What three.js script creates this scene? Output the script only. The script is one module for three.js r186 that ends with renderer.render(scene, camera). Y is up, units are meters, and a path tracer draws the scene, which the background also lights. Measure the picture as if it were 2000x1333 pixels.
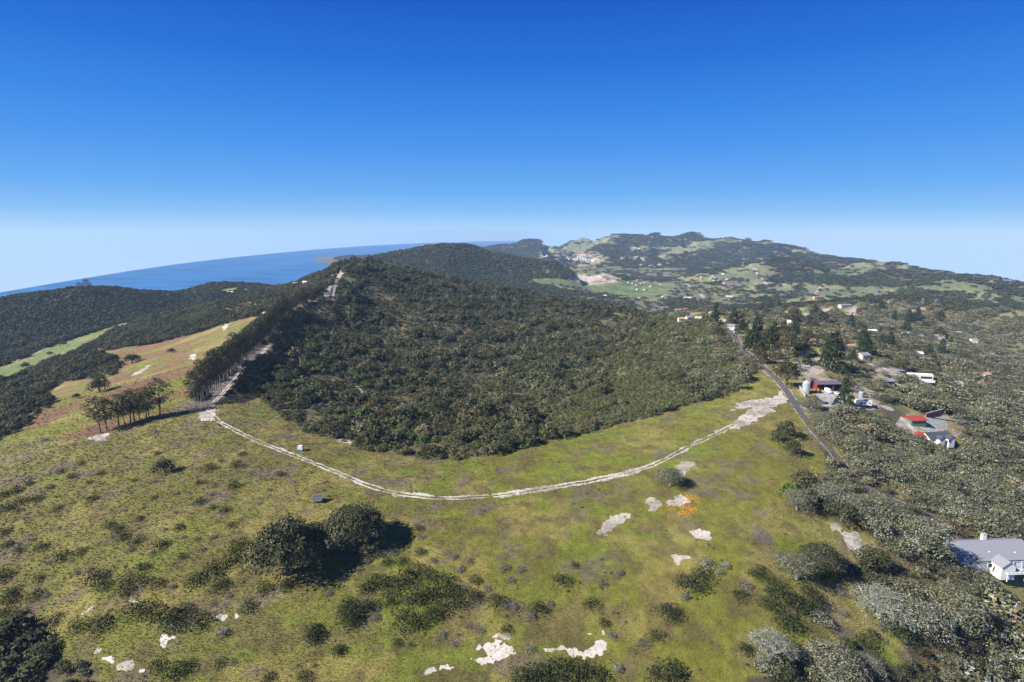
import * as THREE from 'three';
import { mergeGeometries } from 'three/addons/utils/BufferGeometryUtils.js';

// ---------------------------------------------------------------- camera, sky, sun, exposure
const scene = new THREE.Scene();
const RAD = Math.PI / 180;
const FOCAL = 1111, CENTRE_X = 1000, CENTRE_Y = 666.5, PITCH = 10.75 * RAD, EYE = 120;   // photograph 2000 x 1333
const camera = new THREE.PerspectiveCamera(2 * Math.atan(CENTRE_Y / FOCAL) / RAD, 1024 / 682, 1, 60000);
camera.position.set(0, EYE, 0);
camera.rotation.x = -PITCH;
scene.add(camera);

const renderer = new THREE.WebGLRenderer({ antialias: true });
renderer.setSize(1024, 682);
renderer.toneMapping = THREE.LinearToneMapping;
const EXPOSURE = 2.05;
renderer.toneMappingExposure = EXPOSURE;
renderer.shadowMap.enabled = true;

const clamp = (x, a, b) => (x < a ? a : x > b ? b : x);
const lerp = (a, b, t) => a + (b - a) * t;
const smooth = (a, b, x) => { const t = clamp((x - a) / (b - a), 0, 1); return t * t * (3 - 2 * t); };
const srgb = (r, g, b) => [r, g, b].map(v => { v /= 255; return v <= 0.04045 ? v / 12.92 : ((v + 0.055) / 1.055) ** 2.4; });

{ // clear spring sky: deep blue above, paling towards the horizon
  const stops = [[0, srgb(196, 225, 252)], [0.7, srgb(172, 213, 251)], [2, srgb(138, 194, 248)], [4, srgb(108, 175, 244)], [7.5, srgb(80, 154, 239)], [11, srgb(60, 137, 231)],
    [15, srgb(42, 116, 217)], [20, srgb(29, 95, 200)], [27, srgb(21, 80, 182)], [45, srgb(15, 60, 150)], [90, srgb(11, 46, 124)]];
  const w = 64, h = 1024, data = new Float32Array(w * h * 4);
  for (let j = 0; j < h; j++) {
    const e = clamp((j + 0.5) / h * 180 - 90, 0, 90);
    let k = 0; while (k < stops.length - 2 && e > stops[k + 1][0]) k++;
    const t = clamp((e - stops[k][0]) / (stops[k + 1][0] - stops[k][0]), 0, 1);
    for (let i = 0; i < w; i++) for (let c = 0; c < 4; c++) data[(j * w + i) * 4 + c] = c < 3 ? lerp(stops[k][1][c], stops[k + 1][1][c], t) / EXPOSURE : 1;
  }
  const sky = new THREE.DataTexture(data, w, h, THREE.RGBAFormat, THREE.FloatType);
  sky.mapping = THREE.EquirectangularReflectionMapping;
  sky.magFilter = sky.minFilter = THREE.LinearFilter;
  sky.needsUpdate = true;
  scene.background = sky;
  scene.environment = sky;
}
const SUN_DIR = new THREE.Vector3(-0.93, 0, 0.37).normalize().multiplyScalar(Math.cos(37 * RAD)).setY(Math.sin(37 * RAD));   // towards the sun
const sun = new THREE.DirectionalLight(new THREE.Color(1, 0.95, 0.86), 5);
sun.position.copy(SUN_DIR).multiplyScalar(3000);
sun.castShadow = true;
Object.assign(sun.shadow.camera, { left: -1500, right: 1500, top: 1500, bottom: -1500, near: 10, far: 9000 });
sun.shadow.mapSize.set(4096, 4096);
scene.add(sun, sun.target);

// ---------------------------------------------------------------- random numbers and noise
function seeded(a) { return () => { a |= 0; a = a + 0x6D2B79F5 | 0; let t = Math.imul(a ^ a >>> 15, 1 | a); t = t + Math.imul(t ^ t >>> 7, 61 | t) ^ t; return ((t ^ t >>> 14) >>> 0) / 4294967296; }; }
function hash2(i, j) { let h = Math.imul(i, 374761393) + Math.imul(j, 668265263) | 0; h = Math.imul(h ^ h >>> 13, 1274126177); return ((h ^ h >>> 16) >>> 0) / 4294967296; }
function noise(x, y) {
  const i = Math.floor(x), j = Math.floor(y); let u = x - i, v = y - j; u = u * u * (3 - 2 * u); v = v * v * (3 - 2 * v);
  return lerp(lerp(hash2(i, j), hash2(i + 1, j), u), lerp(hash2(i, j + 1), hash2(i + 1, j + 1), u), v);
}
function fbm(x, y, n = 4) { let s = 0, a = 0.5, t = 0; for (let k = 0; k < n; k++) { s += a * noise(x, y); t += a; a *= 0.5; const q = x * 1.6 - y * 1.2 + 17.3; y = x * 1.2 + y * 1.6 + 5.1; x = q; } return s / t; }
function ridged(x, y, n = 4) { let s = 0, a = 0.5, t = 0; for (let k = 0; k < n; k++) { s += a * (1 - Math.abs(2 * noise(x, y) - 1)); t += a; a *= 0.5; const q = x * 1.6 - y * 1.2 + 9.7; y = x * 1.2 + y * 1.6 + 3.3; x = q; } return s / t; }

// ---------------------------------------------------------------- terrain heights
const cosP = Math.cos(PITCH), sinP = Math.sin(PITCH);
function sight(px, py) {   // a pixel of the photograph is a direction: lateral metres and drop in metres per metre forward
  const u = (px - CENTRE_X) / FOCAL, v = (CENTRE_Y - py) / FOCAL, f = cosP + v * sinP;
  return [u / f, (sinP - v * cosP) / f];
}
const control = [];   // [x, depth, height]
const atHeight = (px, py, y) => { const [a, s] = sight(px, py), z = (EYE - y) / s; control.push([a * z, z, y]); };
const atDepth = (px, py, z) => { const [a, s] = sight(px, py); control.push([a * z, z, EYE - s * z]); };
const hidden = (px, z, y) => { const [a] = sight(px, 500); control.push([a * z, z, y]); };

for (const c of [ // [pixel x, pixel y, height of the ground there]
  [-250, 1500, -36], [-250, 1100, -26], [-250, 900, -34], [0, 1333, -30], [0, 1100, -20], [0, 950, -14], [200, 1200, -16], [250, 980, -5], [500, 1333, -18], [500, 1100, -6], [500, 960, -1],
  [1000, 1500, -26], [1000, 1333, -16], [1000, 1150, -6], [1000, 975, 0], [600, 900, 0], [400, 815, 0], [750, 1250, -12], [750, 1050, -3], [1250, 1250, -11], [1250, 1050, -2],
  [1300, 910, 2], [1500, 790, 3], [1500, 1000, 0], [1500, 1150, -7], [1500, 1333, -18], [1500, 1500, -27], [1610, 960, -4], [1700, 1030, -10], [1700, 1180, -19], [1700, 1333, -29], [1900, 1100, -30],
  [2000, 1333, -48], [2000, 1130, -38], [2250, 1333, -62], [2250, 1000, -66], [1850, 900, -30], [2000, 900, -46], [1750, 900, -18],
  [1440, 655, 4], [1500, 720, 4], [1600, 860, -2], [1660, 930, -8], [1620, 775, 0], [1690, 785, -4], [1780, 740, -12], [1820, 835, -18], [1900, 790, -34], [1650, 680, 0], [1550, 640, 0], [1450, 612, -5],
  [1340, 612, -4], [1700, 690, -14], [1750, 640, -56], [1800, 680, -52], [1950, 690, -72], [2000, 770, -66], [2250, 800, -90], [1900, 730, -50], [1860, 650, -66],
  [1640, 600, -38], [1700, 588, -34], [1780, 580, -30], [1900, 603, -42], [2000, 610, -30], [2100, 640, -40], [1960, 645, -58], [2250, 650, -40],
  [550, 800, -2], [600, 850, -2], [800, 893, -1], [900, 897, 0], [1000, 885, 0], [1200, 832, 0], [1400, 765, 2], [1455, 740, 3], [1460, 690, 3], [900, 840, -12], [1050, 830, -9], [700, 830, -9],
  [900, 800, -24], [900, 700, -34], [900, 620, -10], [900, 572, 4], [700, 750, -20], [700, 650, -14], [700, 580, 20], [1100, 760, -28], [1100, 690, -38], [1100, 630, -36], [1240, 640, -36], [1300, 680, -12], [1250, 730, -14],
  [600, 720, -8], [520, 672, 5], [560, 622, 11], [620, 587, 25], [650, 556, 42], [480, 715, 2],
  [0, 862, -24], [150, 822, -12], [300, 772, -8], [400, 702, -4], [450, 652, 2], [510, 617, 8], [100, 792, -20], [240, 742, -18], [200, 690, -40], [350, 667, -24], [230, 720, -26],
  [100, 735, -46], [0, 790, -50], [0, 742, -82], [70, 692, -86], [200, 647, -86], [-250, 760, -84], [150, 665, -86], [290, 640, -62], [300, 618, -64], [400, 602, -44], [330, 590, -70], [450, 585, -18], [550, 592, 2], [600, 556, 22],
  [1300, 590, -128], [1200, 575, -130], [1420, 572, -129], [1500, 566, -130], [1050, 552, -128], [1200, 545, -130], [1350, 550, -130], [1060, 530, -126], [1300, 528, -124],
]) atHeight(...c);
for (const c of [ // [pixel x, pixel y, metres forward]: crests
  [690, 511, 1250], [665, 527, 1010], [760, 525, 1270], [800, 533, 1270], [900, 551, 1260], [1000, 571, 1250], [1100, 585, 1240], [1180, 594, 1230], [1245, 607, 1190], [570, 557, 1260],
  [-250, 625, 1380], [0, 583, 1400], [40, 577, 1420], [90, 572, 1430], [150, 566, 1450], [210, 563, 1480], [290, 569, 1550], [340, 572, 1640], [400, 556, 2000], [450, 551, 2050], [520, 555, 2050], [556, 561, 2050],
  [700, 505, 2500], [760, 495, 2700], [830, 481, 2850], [900, 481, 2900], [950, 484, 2850], [990, 491, 2800], [1050, 505, 2750], [850, 522, 2350], [980, 530, 2400],
  [1140, 520, 3060], [1090, 537, 3020], [1210, 538, 3000],
  [1140, 500, 4300], [1050, 498, 4300], [1280, 500, 4300], [1060, 466, 6000], [1100, 463, 6000], [1150, 458, 6200], [1200, 460, 6200], [1260, 461, 6000], [1120, 482, 5200], [1220, 485, 5000],
  [1300, 455, 5800], [1345, 453, 5800], [1400, 459, 5600], [1440, 462, 5400], [1485, 469, 5200], [1530, 477, 5000], [1570, 487, 4600], [1620, 496, 4200], [1680, 504, 3700], [1740, 512, 3300], [1800, 520, 3000],
  [1875, 527, 2750], [1920, 540, 2550], [2000, 546, 2400], [2120, 560, 2300], [2300, 585, 2200],
  [1400, 505, 4200], [1300, 498, 4600], [1450, 522, 3500], [1520, 504, 3100], [1565, 506, 3050], [1610, 516, 3000], [1680, 514, 2950], [1730, 521, 2800], [1800, 532, 2500], [1850, 543, 2150], [1930, 560, 1950], [1700, 556, 2250], [1600, 555, 2450],
]) atDepth(...c);
for (const c of [ // [pixel x, metres forward, height]: ground out of sight behind crests
  [1340, 1250, -90], [1480, 1250, -80], [1600, 1800, -110], [1750, 1800, -112], [1900, 1650, -110], [2050, 1600, -100], [1640, 1060, -62], [1250, 1700, -118], [1000, 1700, -90], [900, 1800, -70], [800, 1800, -50], [690, 1900, -60],
  [600, 1700, -90], [500, 1600, -90], [450, 1400, -60], [640, 2400, -190], [100, 2000, -110], [0, 2300, -195], [250, 2300, -195], [420, 2700, -196], [560, 2700, -196], [-250, 2000, -150], [-250, 2600, -195], [700, 3200, -190],
  [820, 4000, -185], [700, 5000, -196], [900, 4600, -190], [960, 5200, -170], [300, 4000, -196], [0, 4000, -196], [500, 6000, -196], [900, 9000, -196], [700, 9000, -196], [1050, 9000, -190], [1200, 8500, -60], [1400, 8000, -80], [1700, 5500, -150], [1900, 4000, -150], [2100, 3500, -150], [1500, 3900, -115], [1560, 3850, -110], [1620, 3550, -102], [1680, 3300, -98], [1740, 3050, -90], [1800, 2750, -85], [1440, 4000, -105],
  [1620, 4700, -80], [1740, 3700, -95], [1875, 3050, -110], [2000, 2660, -125], [2300, 2500, -140], [1530, 5600, -20], [300, 9000, -196], [1600, 8500, -150], [2000, 7000, -170], [2250, 5000, -170], [200, 1230, -84], [350, 1900, -100],
]) hidden(...c);

const bend = 0.035, rbf = control.map(([x, z]) => [Math.atan2(x, z), Math.log(Math.hypot(x, z))]);
const weights = (() => {   // multiquadric surface through the control points, in bearing and log distance
  const n = rbf.length, A = rbf.map((p, i) => { const row = new Float64Array(n + 2); for (let j = 0; j < n; j++) row[j] = Math.hypot(p[0] - rbf[j][0], p[1] - rbf[j][1], bend); row[i] -= 0.004; row[n] = 1; row[n + 1] = control[i][2]; return row; });
  const last = new Float64Array(n + 2).fill(1); last[n] = last[n + 1] = 0; A.push(last);
  for (let k = 0; k <= n; k++) {
    let p = k; for (let i = k + 1; i <= n; i++) if (Math.abs(A[i][k]) > Math.abs(A[p][k])) p = i;
    [A[k], A[p]] = [A[p], A[k]];
    for (let i = k + 1; i <= n; i++) { const f = A[i][k] / A[k][k]; if (f) for (let j = k; j <= n + 1; j++) A[i][j] -= f * A[k][j]; }
  }
  const w = new Float64Array(n + 1);
  for (let k = n; k >= 0; k--) { let s = A[k][n + 1]; for (let j = k + 1; j <= n; j++) s -= A[k][j] * w[j]; w[k] = s / A[k][k]; }
  return w;
})();
function rawHeight(az, lr) { let s = weights[rbf.length]; for (let i = 0; i < rbf.length; i++) { const a = az - rbf[i][0], b = lr - rbf[i][1]; s += weights[i] * Math.sqrt(a * a + b * b + bend * bend); } return s; }
// the smooth surface is tabulated once, then read with cubic interpolation
const AZ0 = -62 * RAD, AZ1 = 62 * RAD, LR0 = Math.log(28), LR1 = Math.log(9500), NA = 320, NL = 480;
const table = new Float32Array(NA * NL);
for (let i = 0; i < NA; i++) for (let j = 0; j < NL; j++) table[i * NL + j] = rawHeight(lerp(AZ0, AZ1, i / (NA - 1)), lerp(LR0, LR1, j / (NL - 1)));
function cubic(p0, p1, p2, p3, t) { return p1 + 0.5 * t * (p2 - p0 + t * (2 * p0 - 5 * p1 + 4 * p2 - p3 + t * (3 * (p1 - p2) + p3 - p0))); }
function smoothHeight(az, lr) {
  const a = clamp((az - AZ0) / (AZ1 - AZ0) * (NA - 1), 1, NA - 2.001), b = clamp((lr - LR0) / (LR1 - LR0) * (NL - 1), 1, NL - 2.001), i = Math.floor(a), j = Math.floor(b), u = a - i, v = b - j, r = [];
  for (let k = -1; k < 3; k++) { const o = (i + k) * NL + j; r.push(cubic(table[o - 1], table[o], table[o + 1], table[o + 2], v)); }
  return cubic(...r, u);
}
function height(x, z) {   // world x, z (z is negative ahead)
  const d = Math.hypot(x, z), y = smoothHeight(Math.atan2(x, -z), Math.log(d));
  let r = 0.5 * (fbm(x / 9, z / 9, 3) - 0.5) + 1.6 * (fbm(x / 55 + 3, z / 55, 3) - 0.5);
  r += smooth(420, 900, d) * 9 * (fbm(x / 120, z / 120, 4) - 0.5) * smooth(-95, -60, y + 12);
  const far = smooth(1700, 3000, d), up = smooth(-112, -55, y);
  if (far > 0 && up > 0) { // spurs and gullies running down from the crests
    const k = d > 3600 ? 520 : 330, warp = 140 * (fbm(x / 500, z / 500, 2) - 0.5);
    r -= far * up * (x > 300 ? 0.033 : 0.012) * d * Math.max(0, 0.86 - ridged((x + warp) / k + 4, (z + warp) / (k * 2.6) + 2, 4)) * 1.9;
    r += far * up * 0.006 * d * (fbm(x / 130, z / 260, 3) - 0.5);
  }
  const west = smooth(950, 1150, d) * smooth(-150, -500, x) * (1 - far) * smooth(-84, -60, y);
  if (west > 0) r -= west * 22 * (0.72 - ridged(x / 230, z / 230, 4));
  return y + r;
}
function hit(px, py, lift = 0) {   // where the sight line through a pixel meets the ground
  const [a, s] = sight(px, py); let z = 40, prev = 40;
  for (; z < 9000; z *= 1.006) { if (EYE - s * z <= height(a * z, -z) + lift) break; prev = z; }
  for (let k = 0; k < 14; k++) { const m = (prev + z) / 2; if (EYE - s * m <= height(a * m, -m) + lift) z = m; else prev = m; }
  return new THREE.Vector3(a * z, height(a * z, -z), -z);
}
const put = (x, z) => new THREE.Vector3(x, height(x, z), z);
// ---------------------------------------------------------------- what covers the ground where (outlines read from the photograph, laid out on the land)
const polygon = pts => { const w = pts.map(([x, y]) => { const h = hit(x, y); return [h.x, h.z]; }), xs = w.map(p => p[0]), zs = w.map(p => p[1]); return { w, box: [Math.min(...xs), Math.max(...xs), Math.min(...zs), Math.max(...zs)] }; };
function inside(p, x, z) {
  const b = p.box; if (x < b[0] || x > b[1] || z < b[2] || z > b[3]) return false;
  let c = false; const w = p.w;
  for (let i = 0, j = w.length - 1; i < w.length; j = i++) if ((w[i][1] > z) !== (w[j][1] > z) && x < (w[j][0] - w[i][0]) * (z - w[i][1]) / (w[j][1] - w[i][1]) + w[i][0]) c = !c;
  return c;
}
function segDist(pts, x, z) {   // distance to a polyline of [x, z]
  let best = 1e9;
  for (let i = 1; i < pts.length; i++) { const [ax, az] = pts[i - 1], dx = pts[i][0] - ax, dz = pts[i][1] - az, t = clamp(((x - ax) * dx + (z - az) * dz) / (dx * dx + dz * dz), 0, 1), d = Math.hypot(x - ax - t * dx, z - az - t * dz); if (d < best) best = d; }
  return best;
}
const COVER = [ // first match wins
  ['wood', [[-250, 1700], [-250, 1290], [-40, 1255], [40, 1240], [110, 1290], [190, 1305], [205, 1400], [200, 1700]]],
  ['yard', [[1420, 640], [1450, 690], [1500, 735], [1540, 770], [1570, 800], [1600, 800], [1660, 800], [1720, 800], [1715, 770], [1660, 740], [1640, 700], [1700, 690], [1660, 655], [1580, 640], [1480, 632]]],
  ['yard', [[1750, 836], [1773, 808], [1850, 808], [1888, 828], [1860, 866], [1800, 858]]],
  ['yard', [[1700, 740], [1720, 715], [1830, 730], [1820, 755], [1740, 760]]],
  ['clearing', [[1530, 985], [1600, 1008], [1660, 1025], [1725, 1062], [1730, 1100], [1660, 1110], [1700, 1160], [1720, 1215], [1770, 1260], [1780, 1300], [1740, 1300], [1690, 1250], [1590, 1260], [1540, 1280], [1500, 1320], [1440, 1330], [1420, 1120], [1480, 1000]]],
  ['meadow', [[-250, 1700], [-250, 940], [0, 872], [200, 852], [385, 797], [440, 777], [500, 768], [520, 790], [560, 820], [600, 845], [660, 862], [720, 880], [800, 893], [850, 902], [900, 897], [980, 888], [1040, 872], [1110, 855], [1180, 840], [1250, 820], [1330, 800], [1400, 780], [1450, 757], [1455, 735], [1492, 722], [1525, 760], [1562, 810], [1590, 850], [1612, 900], [1605, 930], [1530, 985], [1490, 1040], [1560, 1110], [1500, 1180], [1480, 1260], [1440, 1400], [1430, 1700]]],
  ['brush', [[500, 768], [520, 790], [560, 822], [600, 850], [660, 864], [720, 880], [800, 893], [850, 902], [900, 897], [900, 872], [860, 868], [780, 850], [700, 838], [640, 825], [580, 800], [530, 770]]],
  ['brush', [[900, 897], [980, 888], [1040, 872], [1110, 855], [1180, 840], [1250, 820], [1330, 800], [1400, 780], [1450, 757], [1455, 738], [1440, 690], [1405, 640], [1330, 622], [1270, 632], [1225, 690], [1160, 760], [1060, 815], [960, 855], [900, 872]]],
  ['red', [[-250, 960], [-100, 900], [0, 857], [33, 843], [71, 812], [107, 792], [84, 768], [127, 746], [163, 743], [194, 743], [224, 732], [232, 708], [206, 692], [178, 685], [247, 679], [298, 673], [350, 660], [378, 653], [437, 635], [505, 616], [512, 624], [480, 652], [440, 692], [400, 732], [372, 770], [385, 797], [200, 852], [0, 872]]],
  ['pasture', [[-60, 770], [-60, 735], [0, 716], [50, 698], [100, 676], [175, 651], [235, 631], [246, 633], [205, 656], [160, 682], [100, 706], [60, 724], [0, 746]]],
  ['pasture', [[215, 642], [228, 633], [245, 633], [240, 640]]], ['pasture', [[300, 615], [322, 607], [334, 609], [312, 618]]],
  ['pasture', [[420, 570], [460, 562], [470, 565], [430, 573]]], ['pasture', [[474, 566], [486, 560], [490, 567], [478, 570]]],
  ['sandhill', [[1116, 549], [1120, 539], [1132, 535], [1150, 540], [1190, 536], [1215, 545], [1205, 551], [1130, 551]]],
  ['goldhill', [[1116, 538], [1122, 529], [1140, 521], [1180, 525], [1215, 540], [1190, 538], [1150, 541], [1120, 534]]],
  ['field', [[1040, 549], [1110, 546], [1170, 552], [1280, 556], [1340, 562], [1300, 566], [1180, 562], [1090, 556]]],
  ['field', [[1130, 563], [1200, 561], [1290, 566], [1310, 577], [1215, 580], [1180, 572]]],
  ['field', [[1235, 590], [1255, 588], [1262, 597], [1245, 599]]],
  ['plain', [[1020, 555], [1040, 545], [1100, 549], [1300, 551], [1420, 566], [1520, 576], [1480, 584], [1330, 584], [1240, 590], [1190, 578], [1100, 566]]],
  ['goldgrass', [[1320, 545], [1330, 540], [1395, 545], [1400, 552], [1350, 553]]], ['goldgrass', [[1435, 562], [1470, 560], [1495, 570], [1480, 573]]],
  ['hillgrass', [[1445, 545], [1470, 525], [1490, 520], [1500, 540], [1500, 560], [1475, 556]]], ['hillgrass', [[1515, 575], [1525, 560], [1535, 550], [1550, 565], [1552, 576]]],
  ['hillgrass', [[1810, 556], [1840, 546], [1880, 548], [1930, 560], [1970, 580], [1900, 582], [1860, 570]]], ['hillgrass', [[1950, 575], [2000, 580], [2100, 600], [2000, 595]]],
  ['goldgrass', [[1530, 606], [1580, 598], [1640, 604], [1600, 612], [1560, 622], [1530, 616]]], ['goldgrass', [[1520, 586], [1580, 580], [1600, 586], [1540, 594]]],
  ['scrub', [[1640, 612], [1660, 596], [1720, 585], [1800, 588], [1830, 600], [1780, 625], [1700, 630]]],
  ['hillgrass', [[1940, 660], [2000, 655], [2100, 670], [2100, 700], [1960, 690]]], ['hillgrass', [[1930, 612], [1985, 600], [2100, 612], [2100, 630], [1990, 625]]],
  ['town', [[1040, 508], [1050, 494], [1075, 494], [1100, 498], [1112, 492], [1165, 491], [1190, 503], [1178, 513], [1090, 513]]], ['town', [[1228, 492], [1240, 482], [1266, 482], [1262, 493]]], ['town', [[1205, 509], [1225, 502], [1265, 503], [1260, 511]]],
  ['goldgrass', [[1310, 617], [1340, 612], [1420, 611], [1440, 622], [1480, 632], [1420, 634], [1340, 628]]],
].map(([kind, pts]) => [kind, polygon(pts)]);
function cover(x, z) {
  const d = Math.hypot(x, z), q = clamp(d * 0.012, 2, 26), wob = fbm(x / q, z / q, 3) - 0.5, wob2 = fbm(x / q + 40, z / q - 17, 3) - 0.5, xx = x + wob * q * 1.1, zz = z + wob2 * q * 1.1;
  const bx = x + wob * 110, bz = z + wob2 * 110;
  for (const [k, p] of COVER) if (k === 'brush' ? inside(p, bx, bz) : inside(p, xx, zz)) return k;
  if (d > 1500) {
    const y = height(x, z);
    if (y < -112 && x > 150) return fbm(x / 110, z / 110, 3) > 0.56 ? 'plainwood' : 'plain';
    if (d > 1900 && x > 300) { const k = d > 3400 ? 420 : 210, t = -x / z; return fbm(x / k, z / k + 7, 4) > (d > 3400 ? lerp(0.52, 0.64, smooth(0.14, 0.22, t)) - 0.08 * smooth(0.42, 0.55, t) : 0.56) ? 'hillgrass' : 'wood'; }
  }
  return 'wood';
}
const track = pts => pts.map(([x, y]) => { const h = hit(x, y); return [h.x, h.z]; });
const ROAD = track([[1416, 634], [1427, 648], [1440, 668], [1452, 683], [1468, 697], [1487, 714], [1503, 728], [1521, 745], [1536, 763], [1549, 783], [1562, 803], [1576, 824], [1596, 848], [1614, 868], [1640, 900], [1668, 932], [1700, 960], [1760, 985], [1820, 1010], [1862, 1042]]);
const PATH = track([[404, 806], [430, 826], [470, 847], [520, 869], [570, 889], [620, 908], [660, 924], [700, 942], [740, 956], [790, 967], [850, 973], [900, 973.5], [960, 970], [1020, 962], [1080, 953], [1150, 941], [1220, 926], [1265, 913], [1310, 892], [1350, 870], [1400, 848], [1435, 830]]);
const ROWTRACK = track([[402, 806], [418, 786], [440, 762], [462, 738], [488, 712], [510, 692], [530, 672]]);
const ROW = track([[386, 794], [420, 764], [452, 732], [480, 708], [505, 685], [524, 664], [536, 648], [556, 622], [580, 603], [612, 588]]);

const mix3 = (a, b, t) => [lerp(a[0], b[0], t), lerp(a[1], b[1], t), lerp(a[2], b[2], t)];
const TONE = { green: [0.185, 0.185, 0.028], lush: [0.178, 0.21, 0.024], straw: [0.28, 0.235, 0.07], brown: [0.15, 0.118, 0.046], heath: [0.165, 0.132, 0.1], rust: [0.2, 0.102, 0.056], soil: [0.085, 0.075, 0.045], sand: [0.56, 0.5, 0.45], duff: [0.16, 0.13, 0.115], pasture: [0.15, 0.19, 0.05], hill: [0.115, 0.13, 0.06], plain: [0.15, 0.15, 0.085], field: [0.085, 0.125, 0.042], gold: [0.27, 0.22, 0.085] };
function groundColor(x, z, kind = cover(x, z)) {
  const d = Math.hypot(x, z), a = fbm(x / 42, z / 42, 4), b = fbm(x / 11 + 9, z / 11, 4), c = fbm(x / 2.6, z / 2.6 + 5, 3), e = hash2(Math.floor(x * 3.1), Math.floor(z * 3.1));
  let col;
  if (kind === 'meadow' || kind === 'clearing') {
    col = mix3(TONE.green, TONE.lush, smooth(0.48, 0.6, a));
    const scrubby = smooth(30, -150, x - 0.25 * (z + 300)); col = mix3(col, TONE.brown, 0.4 * scrubby);   // poorer, browner turf on the shrubby slope
    col = mix3(col, TONE.straw, 0.75 * smooth(0.48, 0.66, fbm(x / 17 + 30, z / 17, 4)));
    col = mix3(col, TONE.brown, 0.7 * smooth(0.5, 0.64, fbm(x / 7 + 70, z / 7 + 8, 4)));
    col = mix3(col, TONE.heath, 0.75 * smooth(0.6, 0.7, fbm(x / 13 - 20, z / 13 + 50, 4)) * (kind === 'clearing' ? 1.2 : 0.8));
    if (kind === 'clearing') col = mix3(col, TONE.gold, 0.5 * smooth(0.45, 0.6, b));
    const n = segDist(ROW, x, z); if (n < 16) col = mix3(TONE.duff, col, smooth(5, 14, n + 8 * (b - 0.5)));
  } else if (kind === 'red') {
    col = mix3(TONE.green, TONE.straw, 0.85 * smooth(0.36, 0.56, a));
    const across = x * 0.62 + z * 0.4;
    col = mix3(col, TONE.rust, 0.88 * smooth(0.42, 0.52, fbm(across / 26, (z - x) / 210 + 3, 3) * 0.72 + b * 0.28));
    col = mix3(col, TONE.lush, 0.6 * smooth(0.58, 0.68, fbm(x / 20, z / 20 + 90, 3)));
    const n = segDist(ROW, x, z); if (n < 24) col = mix3(TONE.duff, col, smooth(6, 20, n + 8 * (b - 0.5)));
  } else if (kind === 'pasture') col = mix3(TONE.pasture, TONE.straw, 0.7 * smooth(0.45, 0.65, a));
  else if (kind === 'brush') col = mix3(mix3(TONE.soil, TONE.green, 0.6), TONE.duff, 0.6 * smooth(0.5, 0.62, b));
  else if (kind === 'yard') col = mix3(mix3(TONE.green, TONE.gold, smooth(0.4, 0.6, b)), [0.34, 0.28, 0.22], smooth(0.5, 0.6, fbm(x / 22, z / 22 + 4, 3)));
  else if (kind === 'sandhill') col = mix3([0.4, 0.345, 0.3], TONE.brown, smooth(0.52, 0.66, fbm(x / 28, z / 28, 4)));
  else if (kind === 'goldhill') col = mix3([0.24, 0.2, 0.075], TONE.hill, smooth(0.4, 0.6, fbm(x / 60, z / 60, 3)));
  else if (kind === 'goldgrass') col = mix3(TONE.gold, TONE.pasture, smooth(0.4, 0.65, fbm(x / 36, z / 36, 3)));
  else if (kind === 'town') col = mix3([0.24, 0.2, 0.15], TONE.hill, smooth(0.4, 0.6, fbm(x / 60, z / 60, 3)));
  else if (kind === 'field') col = mix3(TONE.field, TONE.pasture, smooth(0.42, 0.66, fbm(x / 90, z / 30, 3)));
  else if (kind === 'plain' || kind === 'plainwood') { const k = fbm(x / 190 + 2, z / 70, 3); col = mix3(mix3([0.12, 0.108, 0.08], mix3(TONE.pasture, TONE.brown, 0.4), smooth(0.42, 0.58, k)), TONE.gold, 0.6 * smooth(0.58, 0.68, k)); }
  else if (kind === 'hillgrass') col = mix3(TONE.hill, [0.19, 0.19, 0.09], smooth(0.4, 0.65, fbm(x / 240, z / 240, 4)));
  else if (kind === 'scrub') col = mix3(mix3(TONE.gold, TONE.hill, 0.5), [0.4, 0.31, 0.25], smooth(0.5, 0.6, fbm(x / 38, z / 38, 4)));
  else { // under the trees
    col = mix3(TONE.soil, TONE.brown, smooth(0.4, 0.65, b));
    if (x > 180 && d < 1300) col = mix3(col, mix3(TONE.green, TONE.gold, 0.55), 0.85 * smooth(0.45, 0.55, fbm(x / 24, z / 24 + 3, 3)));
    const n = segDist(ROW, x, z); if (d < 640 && n < 26) col = mix3(TONE.duff, col, smooth(8, 24, n + 8 * (b - 0.5)));
  }
  const k = (0.62 + 0.62 * c + 0.26 * (e - 0.5)) * (0.84 + 0.32 * b);
  return [col[0] * k, col[1] * k, col[2] * k];
}
function furthest(az) {   // the land ends behind its last crest
  const px = CENTRE_X + Math.tan(az) * FOCAL * 1.02, t = [[-9999, 9400], [1000, 9400], [1260, 7400], [1400, 6500], [1530, 5700], [1620, 4800], [1740, 3760], [1875, 3090], [2000, 2680], [2300, 2500], [9999, 2450]];
  let k = 0; while (px > t[k + 1][0]) k++;
  return lerp(t[k][1], t[k + 1][1], (px - t[k][0]) / (t[k + 1][0] - t[k][0])) / Math.cos(az);
}
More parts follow.
